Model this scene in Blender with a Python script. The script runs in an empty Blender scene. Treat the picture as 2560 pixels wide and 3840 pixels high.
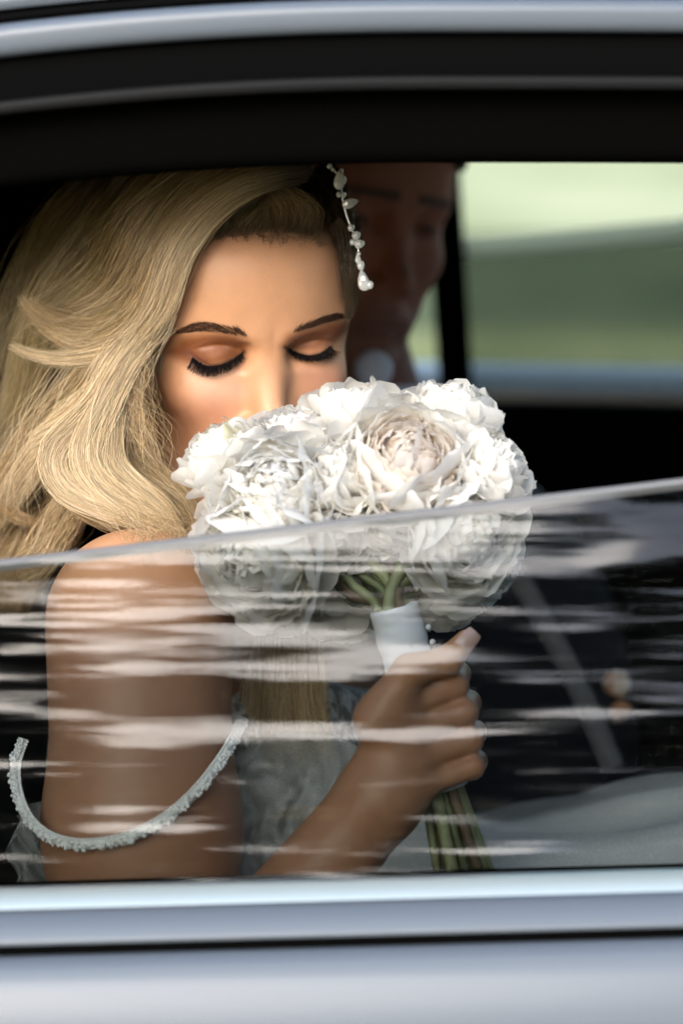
import bpy, math, random
import numpy as np
from mathutils import Vector, Matrix

# ------------------------------------------------------------------ camera, sky, sun, exposure
scene = bpy.context.scene
COL = scene.collection
rng = np.random.default_rng(7)
random.seed(7)

PITCH = math.radians(15.0)
CAM = (0.0, -1.45, 1.48)
KPX = 24 / 85 / 2560
cam_data = bpy.data.cameras.new('camera')
cam_data.lens = 85; cam_data.sensor_width = 24; cam_data.sensor_fit = 'HORIZONTAL'
cam_data.clip_start = 0.05; cam_data.clip_end = 900
cam_data.dof.use_dof = True; cam_data.dof.focus_distance = 1.445; cam_data.dof.aperture_fstop = 3.4
cam = bpy.data.objects.new('camera', cam_data); COL.objects.link(cam)
cam.location = CAM; cam.rotation_euler = (math.radians(90) - PITCH, 0, 0)
scene.camera = cam

SUN_EL, SUN_AZ = math.radians(27), math.radians(200)     # azimuth from +Y, clockwise: behind the photographer, slightly left
world = bpy.data.worlds.new('World'); scene.world = world; world.use_nodes = True
wn = world.node_tree.nodes; wl = world.node_tree.links
sky = wn.new('ShaderNodeTexSky'); sky.sky_type = 'NISHITA'; sky.sun_disc = False
sky.sun_elevation = SUN_EL; sky.sun_rotation = SUN_AZ; sky.dust_density = 1.2; sky.air_density = 1.0; sky.ozone_density = 1.0
wn['Background'].inputs['Strength'].default_value = 0.13
wl.new(sky.outputs[0], wn['Background'].inputs['Color'])
sl = bpy.data.lights.new('sun', 'SUN'); sl.energy = 1.15; sl.angle = math.radians(46); sl.color = (1.0, 0.92, 0.82)
sun = bpy.data.objects.new('sun', sl); COL.objects.link(sun)
sdir = Vector((math.sin(SUN_AZ) * math.cos(SUN_EL), math.cos(SUN_AZ) * math.cos(SUN_EL), math.sin(SUN_EL)))
sun.rotation_euler = sdir.to_track_quat('Z', 'Y').to_euler(); sun.location = (-3, -8, 6)
vs = scene.view_settings
vs.view_transform = 'Standard'; vs.look = 'None'; vs.gamma = 1.0; vs.use_curve_mapping = False; vs.exposure = 2.05
scene.cycles.use_denoising = True
scene.cycles.max_bounces = 10; scene.cycles.diffuse_bounces = 6; scene.cycles.transparent_max_bounces = 24
scene.cycles.sample_clamp_indirect = 6.0
scene.cycles.caustics_reflective = False; scene.cycles.caustics_refractive = False

# ------------------------------------------------------------------ helpers
CP, SP = math.cos(PITCH), math.sin(PITCH)
def to_world(p):
    """portrait frame (x right, y along the view from the focus plane, z up from 1.2) -> upright world"""
    p = np.asarray(p, float); yc = p[..., 1] + 1.5; zc = p[..., 2] - 1.2
    return np.stack([p[..., 0], CAM[1] + yc * CP + zc * SP, CAM[2] - yc * SP + zc * CP], -1)
def P(px, py, Y):
    s = KPX * (np.asarray(Y, float) + 1.5)
    return np.stack(np.broadcast_arrays((np.asarray(px, float) - 1280) * s, Y, 1.2 - (np.asarray(py, float) - 1920) * s), -1)
def PX(p):
    s = KPX * (p[..., 1] + 1.5)
    return np.stack([p[..., 0] / s + 1280, 1920 - (p[..., 2] - 1.2) / s], -1)
def zray(py, yw):
    """world height at which the sight line of row py passes over world y"""
    return CAM[2] - (yw - CAM[1]) * math.tan(PITCH - math.atan((1920 - py) * KPX))

def tag(o, label=None, cat=None, group=None, kind=None):
    if label: o['label'] = label
    if cat: o['category'] = cat
    if group: o['group'] = group
    if kind: o['kind'] = kind
    return o
def empty(name, loc, label=None, cat=None, group=None):
    o = bpy.data.objects.new(name, None); o.location = loc; o.empty_display_size = 0.05; COL.objects.link(o)
    return tag(o, label, cat, group)
def root_of(o):
    v = Vector((0, 0, 0))
    while o is not None:
        v += o.location; o = o.parent
    return v
def mesh_obj(name, verts, faces, mat, parent=None, smooth=True, colors=None, uv=None, mats=None, fmat=None):
    """verts in world coordinates"""
    verts = np.asarray(verts, np.float64)
    if parent is not None: verts = verts - np.array(root_of(parent))
    me = bpy.data.meshes.new(name)
    if isinstance(faces, np.ndarray):
        nf, k = faces.shape
        me.vertices.add(len(verts)); me.vertices.foreach_set('co', verts.astype(np.float32).ravel())
        me.loops.add(nf * k); me.loops.foreach_set('vertex_index', faces.astype(np.int32).ravel())
        me.polygons.add(nf)
        me.polygons.foreach_set('loop_start', np.arange(0, nf * k, k, dtype=np.int32))
        me.polygons.foreach_set('loop_total', np.full(nf, k, np.int32))
        me.update(calc_edges=True)
    else:
        me.from_pydata([tuple(v) for v in verts], [], [tuple(f) for f in faces]); me.update()
    if smooth: me.polygons.foreach_set('use_smooth', np.ones(len(me.polygons), bool))
    if colors is not None:
        a = me.attributes.new('Col', 'FLOAT_COLOR', 'POINT')
        c = np.ones((len(verts), 4), np.float32); c[:, :colors.shape[1]] = colors; a.data.foreach_set('color', c.ravel())
    if uv is not None:
        l = me.uv_layers.new(name='UVMap'); vi = np.zeros(len(me.loops), np.int32); me.loops.foreach_get('vertex_index', vi)
        l.data.foreach_set('uv', np.asarray(uv, np.float32)[vi].ravel())
    for m in (mats or [mat]): me.materials.append(m)
    if fmat is not None: me.polygons.foreach_set('material_index', np.asarray(fmat, np.int32))
    me.validate()
    o = bpy.data.objects.new(name, me); COL.objects.link(o); o.parent = parent
    return o

class MB:
    """collects shapes of one part"""
    def __init__(s): s.v = []; s.f = []; s.n = 0
    def add(s, v, f):
        v = np.asarray(v, float); s.v.append(v); s.f += [tuple(int(i) + s.n for i in q) for q in f]; s.n += len(v); return s
    def build(s, name, mat, parent=None, smooth=True, **k): return mesh_obj(name, np.concatenate(s.v), s.f, mat, parent, smooth, **k)
def box_vf(c, h, R=None):
    v = np.array([[x, y, z] for x in (-1, 1) for y in (-1, 1) for z in (-1, 1)], float) * np.array(h)
    if R is not None: v = v @ np.array(R).T
    return v + np.array(c), [(0, 1, 3, 2), (4, 6, 7, 5), (0, 4, 5, 1), (2, 3, 7, 6), (0, 2, 6, 4), (1, 5, 7, 3)]
def ellipsoid_vf(c, r, nu=10, nv=7, R=None):
    v = [[0, 0, 1]]
    for j in range(1, nv):
        t = math.pi * j / nv
        for i in range(nu): p = 2 * math.pi * i / nu; v.append([math.sin(t) * math.cos(p), math.sin(t) * math.sin(p), math.cos(t)])
    v.append([0, 0, -1]); f = []
    for i in range(nu): f.append((0, 1 + i, 1 + (i + 1) % nu))
    for j in range(nv - 2):
        for i in range(nu):
            a = 1 + j * nu; f.append((a + i, a + nu + i, a + nu + (i + 1) % nu, a + (i + 1) % nu))
    a = 1 + (nv - 2) * nu
    for i in range(nu): f.append((len(v) - 1, a + (i + 1) % nu, a + i))
    v = np.array(v) * np.array(r)
    if R is not None: v = v @ np.array(R).T
    return v + np.array(c), f
def spline(pts, n):
    """Catmull-Rom through rows of pts (any width), resampled evenly by chord"""
    p = np.asarray(pts, float); q = np.concatenate([2 * p[:1] - p[1:2], p, 2 * p[-1:] - p[-2:-1]])
    d = np.concatenate([[0], np.cumsum(np.linalg.norm(np.diff(p[:, :3], axis=0), axis=1))]); u = np.linspace(0, d[-1], n)
    k = np.clip(np.searchsorted(d, u, side='right') - 1, 0, len(p) - 2); t = ((u - d[k]) / np.maximum(d[k + 1] - d[k], 1e-9))[:, None]
    a, b, c, e = q[k], q[k + 1], q[k + 2], q[k + 3]
    return 0.5 * (2 * b + (c - a) * t + (2 * a - 5 * b + 4 * c - e) * t ** 2 + (3 * b - a - 3 * c + e) * t ** 3)
def tube_vf(pts, rad, sides=8, cap=True):
    pts = np.asarray(pts, float); n = len(pts); rad = np.broadcast_to(rad, (n,))
    T = np.gradient(pts, axis=0); T /= np.linalg.norm(T, axis=1)[:, None] + 1e-12
    a = np.array([0, 0, 1.0]) if abs(T[0][2]) < .9 else np.array([1.0, 0, 0]); v = []
    for i in range(n):
        s = np.cross(T[i], a); s /= np.linalg.norm(s); a = np.cross(s, T[i]); b = a
        for k in range(sides):
            w = 2 * math.pi * k / sides; v.append(pts[i] + rad[i] * (math.cos(w) * s + math.sin(w) * b))
    f = [(i * sides + k, i * sides + (k + 1) % sides, (i + 1) * sides + (k + 1) % sides, (i + 1) * sides + k) for i in range(n - 1) for k in range(sides)]
    if cap: f += [tuple(range(sides - 1, -1, -1)), tuple(range((n - 1) * sides, n * sides))]
    return np.array(v), f

def new_mat(name):
    m = bpy.data.materials.new(name); m.use_nodes = True
    return m, m.node_tree.nodes, m.node_tree.links, m.node_tree.nodes['Principled BSDF']
def simple(name, col, rough=.5, metal=0, spec=.5, coat=0, noise=0, nscale=40, bump=0, bscale=200):
    m, n, l, b = new_mat(name)
    b.inputs['Base Color'].default_value = (*col, 1); b.inputs['Roughness'].default_value = rough; b.inputs['Metallic'].default_value = metal
    b.inputs['Specular IOR Level'].default_value = spec; b.inputs['Coat Weight'].default_value = coat; b.inputs['Coat Roughness'].default_value = .04
    tc = n.new('ShaderNodeTexCoord')
    if noise:
        t = n.new('ShaderNodeTexNoise'); t.inputs['Scale'].default_value = nscale; t.inputs['Detail'].default_value = 6; l.new(tc.outputs['Object'], t.inputs['Vector'])
        r = n.new('ShaderNodeValToRGB'); r.color_ramp.elements[0].position = .3; r.color_ramp.elements[1].position = .7
        r.color_ramp.elements[0].color = (*[c * (1 - noise) for c in col], 1); r.color_ramp.elements[1].color = (*[min(1, c * (1 + noise)) for c in col], 1)
        l.new(t.outputs['Fac'], r.inputs[0]); l.new(r.outputs[0], b.inputs['Base Color'])
    if bump:
        t = n.new('ShaderNodeTexNoise'); t.inputs['Scale'].default_value = bscale; t.inputs['Detail'].default_value = 4; l.new(tc.outputs['Object'], t.inputs['Vector'])
        u = n.new('ShaderNodeBump'); u.inputs['Strength'].default_value = bump; u.inputs['Distance'].default_value = .002
        l.new(t.outputs['Fac'], u.inputs['Height']); l.new(u.outputs[0], b.inputs['Normal'])
    return m

# ------------------------------------------------------------------ signed distance modelling
def smin(a, b, k):
    h = np.clip(.5 + .5 * (b - a) / k, 0, 1); return b + (a - b) * h - k * h * (1 - h)
def smax(a, b, k): return -smin(-a, -b, k)
def ell(p, c, r, R=None):
    q = p - np.asarray(c, np.float32)
    if R is not None: q = q @ np.asarray(R, np.float32)          # columns of R are the ellipsoid's axes
    r = np.asarray(r, np.float32); k0 = np.linalg.norm(q / r, axis=1); k1 = np.linalg.norm(q / r ** 2, axis=1) + 1e-9
    return k0 * (k0 - 1) / k1
def cone(p, a, b, ra, rb):
    a = np.asarray(a, np.float32); b = np.asarray(b, np.float32); ab = b - a
    t = np.clip(((p - a) @ ab) / (ab @ ab), 0, 1)
    return np.linalg.norm(p - a - t[:, None] * ab, axis=1) - (ra + (rb - ra) * t)
def sdf_mesh(fn, lo, hi, h):
    """sparse surface nets of fn = 0"""
    lo = np.asarray(lo, float); B = 8; H = B * h
    nb = np.ceil((np.asarray(hi) - lo) / H).astype(int)
    bi = np.stack(np.meshgrid(*[np.arange(k) for k in nb], indexing='ij'), -1).reshape(-1, 3)
    c = lo + (bi + .5) * H
    bi = bi[np.abs(fn(c.astype(np.float32))) < H * 1.35]
    N = nb * B + 2
    gid = lambda ijk: (ijk[..., 0].astype(np.int64) * N[1] + ijk[..., 1]) * N[2] + ijk[..., 2]
    g9 = np.stack(np.meshgrid(*[np.arange(B + 1)] * 3, indexing='ij'), -1).reshape(-1, 3)
    cid = []; cpos = []; quads = []
    for s in range(0, len(bi), 400):
        b = bi[s:s + 400]
        ijk = b[:, None, :] * B + g9[None]
        v = fn((lo + ijk.reshape(-1, 3) * h).astype(np.float32)).reshape(len(b), B + 1, B + 1, B + 1)
        ins = v < 0
        cs = np.zeros((len(b), B, B, B), int); num = np.zeros((len(b), B, B, B, 3)); den = np.zeros((len(b), B, B, B))
        for dx in (0, 1):
            for dy in (0, 1):
                for dz in (0, 1): cs += ins[:, dx:B + dx, dy:B + dy, dz:B + dz]
        act = (cs > 0) & (cs < 8)
        for ax in range(3):
            o1, o2 = [a for a in range(3) if a != ax]
            for u in (0, 1):
                for w in (0, 1):
                    off = [0, 0, 0]; off[o1] = u; off[o2] = w; of2 = list(off); of2[ax] = 1
                    A = v[:, off[0]:B + off[0], off[1]:B + off[1], off[2]:B + off[2]]; C = v[:, of2[0]:B + of2[0], of2[1]:B + of2[1], of2[2]:B + of2[2]]
                    cr = (A < 0) != (C < 0); t = np.where(cr, A / np.where(cr, A - C, 1), 0)
                    pos = np.zeros(A.shape + (3,)); pos[..., ax] = t; pos[..., o1] = u; pos[..., o2] = w
                    num += pos * cr[..., None]; den += cr
        w_ = np.nonzero(act); base = b[w_[0]] * B + np.stack(w_[1:], -1)
        cid.append(gid(base)); cpos.append(lo + (base + num[w_] / den[w_][:, None]) * h)
        for ax in range(3):
            sl2 = [slice(0, B)] * 3; sl2[ax] = slice(1, B + 1)
            A = v[:, :B, :B, :B]; C = v[:, sl2[0], sl2[1], sl2[2]]
            w_ = np.nonzero((A < 0) != (C < 0)); e = b[w_[0]] * B + np.stack(w_[1:], -1); fl = A[w_] < 0
            o1, o2 = [(1, 2), (2, 0), (0, 1)][ax]; e1 = np.zeros(3, int); e1[o1] = 1; e2 = np.zeros(3, int); e2[o2] = 1
            q = np.stack([gid(e - e1 - e2), gid(e - e2), gid(e), gid(e - e1)], -1)
            q[~fl] = q[~fl][:, ::-1]; quads.append(q)
    cid = np.concatenate(cid); cpos = np.concatenate(cpos); quads = np.concatenate(quads)
    cid, ui = np.unique(cid, return_index=True); cpos = cpos[ui]
    k = np.searchsorted(cid, quads); k = np.clip(k, 0, len(cid) - 1); ok = (cid[k] == quads).all(1)
    return cpos, k[ok]
def relax(v, faces, mask, it=4, lam=.5):
    e = np.concatenate([faces[:, [0, 1]], faces[:, [1, 2]], faces[:, [2, 3]], faces[:, [3, 0]]])
    for _ in range(it):
        s = np.zeros_like(v); n = np.zeros(len(v)); np.add.at(s, e[:, 0], v[e[:, 1]]); np.add.at(n, e[:, 0], 1); np.add.at(s, e[:, 1], v[e[:, 0]]); np.add.at(n, e[:, 1], 1)
        v = v + (s / np.maximum(n, 1)[:, None] - v) * (lam * mask)[:, None]
    return v
def smoothstep(a, b, x): t = np.clip((x - a) / (b - a), 0, 1); return t * t * (3 - 2 * t)
def poly_sd(p, poly):
    """signed distance (negative inside) of 2-D points to a polygon"""
    poly = np.asarray(poly, float); d = np.full(len(p), 1e9); ins = np.zeros(len(p), bool)
    for a, b in zip(poly, np.roll(poly, -1, 0)):
        ab = b - a; t = np.clip(((p - a) @ ab) / (ab @ ab), 0, 1); d = np.minimum(d, np.linalg.norm(p - a - t[:, None] * ab, axis=1))
        c = ((a[1] > p[:, 1]) != (b[1] > p[:, 1])) & (p[:, 0] < (b[0] - a[0]) * (p[:, 1] - a[1]) / (b[1] - a[1] + 1e-12) + a[0]); ins ^= c
    return np.where(ins, -d, d)
def line_d(p, pl):
    pl = np.asarray(pl, float); d = np.full(len(p), 1e9)
    for a, b in zip(pl[:-1], pl[1:]):
        ab = b - a; t = np.clip(((p - a) @ ab) / (ab @ ab), 0, 1); d = np.minimum(d, np.linalg.norm(p - a - t[:, None] * ab, axis=1))
    return d
# ------------------------------------------------------------------ heads (head-local mm: x to its left, f forward, z up, origin between the ears)
def table(z, zs, vs):
    g = np.arange(-160, 161.); y = np.interp(g, zs, vs); k = np.ones(21) / 21
    y = np.convolve(np.pad(y, 10, 'edge'), k, 'valid'); y = np.convolve(np.pad(y, 10, 'edge'), k, 'valid')
    return np.interp(z, g, y).astype(np.float32)
HZ = [-135, -116, -105, -90, -75, -60, -40, -20, 5, 25, 50, 75, 100]
def head_local(q, male=False, closed=True):
    x, f, z = q[:, 0] * 1e3, q[:, 1] * 1e3, q[:, 2] * 1e3
    ax = np.abs(x); S = np.stack([ax, f, z], 1)
    jaw = 5 if male else 0
    w = table(z, HZ, [28 + jaw, 33 + jaw, 38 + jaw, 45 + jaw, 52 + jaw, 58 + jaw, 64 + jaw * .6, 67, 68, 69, 69, 67, 60])
    fr = table(z, HZ, [82, 85, 88, 88, 89, 90, 91, 91, 93, 98, 98, 90, 72])
    bk = table(z, HZ, [20, 20, 20, 22, 26, 32, 45, 60, 75, 85, 90, 85, 70])
    d = f - 10; a = np.where(d > 0, fr - 10, bk); n = 2.3
    g = ((ax / w) ** n + (np.abs(d) / a) ** n + 1e-6) ** (1 / n)
    v = (g - 1) * np.minimum(w, a) * .92
    v = smax(v, (-114 + (88 - f) * .5 - z) / 1.118, 14); v = smax(v, z - 82, 26)
    v = smin(v, ell(S, (0, -4, 36), (73, 96, 82)), 22)
    v = smin(v, ell(S, (37, 62, -22), (21, 22, 18)), 16)                                          # cheekbone
    br = 2.5 if male else 0
    v = smin(v, cone(S, (8, 86, 17), (44, 71 + br, 22), 9.5 + br, 8), 12)                          # brow ridge
    v = smax(v, -ell(S, (28, 100, 3), (18, 15.5, 9.5)), 9)                                         # eye socket
    v = smax(v, -ell(S, (17, 96, 1), (6, 11, 7)), 6)                                               # inner corner
    v = smin(v, np.linalg.norm(S - np.array([31, 75.2, 1.5], np.float32), axis=1) - 13.2, 3.5)     # eyeball under the lid
    u = (ax - 31) / 15.5; win = np.clip(1.25 - np.abs(u) ** 3, 0, 1) * (f > 60)
    if closed:
        zl = -5.2 + 5.6 * u ** 2 + .8 * u + np.where(x > 0, 1.8, 0)
        v = v + .9 * np.exp(-((z - zl) / .9) ** 2) * win
        zc = 9.2 - 5.0 * u ** 2 + .5 * u
        v = v + .8 * np.exp(-((z - zc) / 1.1) ** 2) * win
    else:
        v = v + 1.2 * np.exp(-((z - (5 - 4 * u ** 2)) / 1.2) ** 2) * win + .8 * np.exp(-((z - (-4 + 3 * u ** 2)) / 1.2) ** 2) * win
    nb = 1.5 if male else 0
    v = smin(v, cone(S, (0, 85 + nb, 8), (0, 101 + nb, -36), 7.2, 9.2), 12)                         # nose ridge
    v = smin(v, np.linalg.norm(S - np.array([0, 106 + nb, -40], np.float32), axis=1) - 9.0, 7)     # tip
    v = smin(v, ell(S, (11, 94, -44), (7.2, 9, 7)), 6)                                         # nostril wing
    v = smax(v, -ell(S, (6, 99, -51), (3.4, 5, 5)), 2)
    v = smin(v, ell(S, (0, 87, -70), (24, 12, 13)), 10)
    v = smin(v, cone(S, (3, 96, -67), (20, 87, -73), 4.2, 2.0), 4)                                 # lips
    v = smin(v, cone(S, (0, 95, -80), (18, 87, -75), 5.4, 2.2), 4)
    v = v + 1.3 * np.exp(-((z + 73.2) / 1.1) ** 2) * np.clip(1.2 - (ax / 23) ** 2, 0, 1) * (f > 60)
    v = v + .8 * np.exp(-(ax / 3.5) ** 2) * np.exp(-((z + 60) / 5) ** 2) * (f > 60)
    v = smin(v, np.linalg.norm(S - np.array([0, 80, -102], np.float32), axis=1) - 14 - jaw * .5, 12)  # chin
    e = ell(S, (72, -6, -12), (6, 16, 30)); e = smax(e, -ell(S, (78, -2, -10), (5, 9, 18)), 3)       # ear
    v = smin(v, e, 4)
    return v / 1e3
def rot_yxr(yaw, pitch, roll):
    y, x, r = map(math.radians, (yaw, pitch, roll))
    Rz = np.array([[math.cos(y), -math.sin(y), 0], [math.sin(y), math.cos(y), 0], [0, 0, 1]])
    Rx = np.array([[1, 0, 0], [0, math.cos(x), -math.sin(x)], [0, math.sin(x), math.cos(x)]])
    Ry = np.array([[math.cos(r), 0, math.sin(r)], [0, 1, 0], [-math.sin(r), 0, math.cos(r)]])
    return Ry @ Rz @ Rx
class HeadPose:
    def __init__(s, O, R, k=1.0): s.O = np.array(O); s.R = R; s.k = k
    def loc(s, p):
        q = ((p - s.O) @ s.R) / s.k; return np.stack([q[:, 0], -q[:, 1], q[:, 2]], 1).astype(np.float32)
    def out(s, x, f, z): return s.O + s.R @ (np.array([x, -f, z]) * s.k * 1e-3)
HB = HeadPose((-.0737, .083, 1.3254), rot_yxr(18.1, 20.7, -3.9))

# ------------------------------------------------------------------ bride's body, in the portrait frame
SHO = P(520, 2330, -.045); ELB = P(550, 4130, -.09); WRI = P(1425, 2985, -.118)
NEKB = P(790, 2130, .075); FSH = P(1290, 2280, .25)
FWD = np.array([.91, -.41, 0.]); SIDE = np.array([.41, .91, 0.])
TR = np.stack([FWD, SIDE, [0, 0, 1]], 1)
# grip on the bouquet handle
HA_TOP = P(1478, 2290, -.098); HA_BOT = P(1742, 3262, -.092)
AXU = (HA_TOP - HA_BOT) / np.linalg.norm(HA_TOP - HA_BOT)
NRM = np.array([0, -1., 0]); NRM -= AXU * (NRM @ AXU); NRM /= np.linalg.norm(NRM)
RGT = np.cross(NRM, AXU); RGT = RGT if RGT[0] > 0 else -RGT
GRIP = HA_BOT + AXU * (((P(1610, 2745, -.095)) - HA_BOT) @ AXU)
def G(a, r, n): return GRIP + AXU * a * 1e-3 + RGT * r * 1e-3 + NRM * n * 1e-3
FINGERS = []      # (joints, radii)
for i, (a, L, rr) in enumerate([(24, 1.0, 7.6), (8.2, 1.05, 7.8), (-7.6, 1.0, 7.5), (-22.5, .88, 6.7)]):
    t = a * .12
    FINGERS.append(([G(a - 2, -12, 26), G(a + t * .2, 22 * L, 20), G(a + t, 26 * L, -9), G(a + t, 12, -24), G(a + t, -2, -23)], [rr + 1, rr, rr * .93, rr * .85, rr * .7]))
THUMB = ([P(1410, 2700, -.128), P(1535, 2515, -.132), P(1678, 2478, -.128), P(1748, 2400, -.126)], [13.5, 9.6, 7.9, 6.2])
def hand_sdf(p):
    v = None
    for J, r in FINGERS:
        c = None
        for k in range(4):
            d = cone(p, J[k], J[k + 1], r[k] * 1e-3, r[k + 1] * 1e-3); c = d if c is None else smin(c, d, .003)
        for k in (1, 2):                                  # creases over the joints
            tdir = np.asarray(J[k + 1] - J[k - 1], np.float32); tdir /= np.linalg.norm(tdir); s = (p - np.asarray(J[k], np.float32)) @ tdir
            c = c + .0005 * (np.exp(-((s + .0022) / .0009) ** 2) + np.exp(-((s - .0022) / .0009) ** 2)) - .0006 * np.exp(-(s / .005) ** 2)
        v = c if v is None else smin(v, c, .0012)
    palm = cone(p, G(20, -16, 24), G(-20, -18, 24), .0135, .0125)
    palm = smin(palm, cone(p, G(16, -18, 24), WRI + (G(-30, -34, 20) - WRI) * .25, .0135, .020), .016)
    palm = smin(palm, cone(p, G(-16, -20, 23), WRI + (G(-30, -34, 20) - WRI) * .25, .0125, .020), .016)
    for J, r in FINGERS: palm = smin(palm, cone(p, J[0], J[0] + (WRI - J[0]) * .55 + NRM * .009, .0048, .003), .008)
    v = smin(v, palm, .007)
    J, r = THUMB; c = None
    for k in range(3):
        d = cone(p, J[k], J[k + 1], r[k] * 1e-3, r[k + 1] * 1e-3); c = d if c is None else smin(c, d, .004)
    return smin(v, c, .008)
def body_sdf(p):
    p = p.astype(np.float32)
    d0 = np.linalg.norm(p - HB.O.astype(np.float32), axis=1); v = d0 - .14; near = d0 < .19
    if near.any(): v[near] = head_local(HB.loc(p[near])) * HB.k
    v = smin(v, cone(p, HB.out(0, -8, -50), NEKB, .050, .053), .018)
    t = ell(p, P(840, 2960, .13), (.098, .155, .20), TR)
    t = smin(t, cone(p, NEKB + np.array([0, 0, -.02]), SHO + np.array([.01, .02, 0]), .045, .045), .05)
    t = smin(t, cone(p, NEKB + np.array([0, 0, -.02]), FSH, .045, .045), .05)
    arm = smin(cone(p, SHO, SHO + (ELB - SHO) * .45, .056, .053), cone(p, SHO + (ELB - SHO) * .45, ELB, .053, .041), .03)
    t = smin(t, arm, .02)
    fa = smin(cone(p, ELB, ELB + (WRI - ELB) * .35, .038, .036), cone(p, ELB + (WRI - ELB) * .35, WRI, .036, .0225), .02)
    dh = np.linalg.norm(p - GRIP.astype(np.float32), axis=1); nh = dh < .11; hd = dh - .08
    if nh.any(): hd[nh] = hand_sdf(p[nh])
    fa = smin(fa, hd, .012)
    v = smin(v, t, .03)
    return smin(v, fa, .006)
def hit(px, py, lift=0.0, fn=body_sdf, y0=-.3, y1=.3, miss=.05):
    """where the sight lines through pixels first meet the surface (lifted)"""
    px = np.atleast_1d(np.asarray(px, float)); py = np.atleast_1d(np.asarray(py, float)); Y = np.full(len(px), y0); done = np.zeros(len(px), bool)
    for _ in range(70):
        d = fn(P(px, py, Y).astype(np.float32)) - lift; done |= d < 4e-4
        Y = np.where(done | (Y > y1), Y, Y + np.maximum(d * .8, 3e-4))
    return np.where(Y > y1, miss, Y)

# ---- materials for skin
def skin_mat(name, rough=.40, sss=.12):
    m, n, l, b = new_mat(name)
    at = n.new('ShaderNodeAttribute'); at.attribute_name = 'Col'
    tc = n.new('ShaderNodeTexCoord'); t = n.new('ShaderNodeTexNoise'); t.inputs['Scale'].default_value = 900; t.inputs['Detail'].default_value = 3
    l.new(tc.outputs['Object'], t.inputs['Vector'])
    t2 = n.new('ShaderNodeTexNoise'); t2.inputs['Scale'].default_value = 60; t2.inputs['Detail'].default_value = 5; l.new(tc.outputs['Object'], t2.inputs['Vector'])
    mr = n.new('ShaderNodeMapRange'); mr.inputs['To Min'].default_value = .86; mr.inputs['To Max'].default_value = 1.12; l.new(t2.outputs['Fac'], mr.inputs['Value'])
    mx = n.new('ShaderNodeVectorMath'); mx.operation = 'MULTIPLY'; l.new(at.outputs['Color'], mx.inputs[0]); l.new(mr.outputs[0], mx.inputs[1])
    l.new(mx.outputs[0], b.inputs['Base Color'])
    bu = n.new('ShaderNodeBump'); bu.inputs['Strength'].default_value = .4; bu.inputs['Distance'].default_value = .0004
    l.new(t.outputs['Fac'], bu.inputs['Height']); l.new(bu.outputs[0], b.inputs['Normal'])
    r2 = n.new('ShaderNodeMapRange'); r2.inputs['To Min'].default_value = rough - .06; r2.inputs['To Max'].default_value = rough + .1; l.new(t2.outputs['Fac'], r2.inputs['Value'])
    l.new(r2.outputs[0], b.inputs['Roughness'])
    b.inputs['Specular IOR Level'].default_value = .45
    b.inputs['Subsurface Weight'].default_value = sss; b.inputs['Subsurface Radius'].default_value = (1, .4, .2); b.inputs['Subsurface Scale'].default_value = .004
    return m
M_SKIN = skin_mat('skin')

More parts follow.
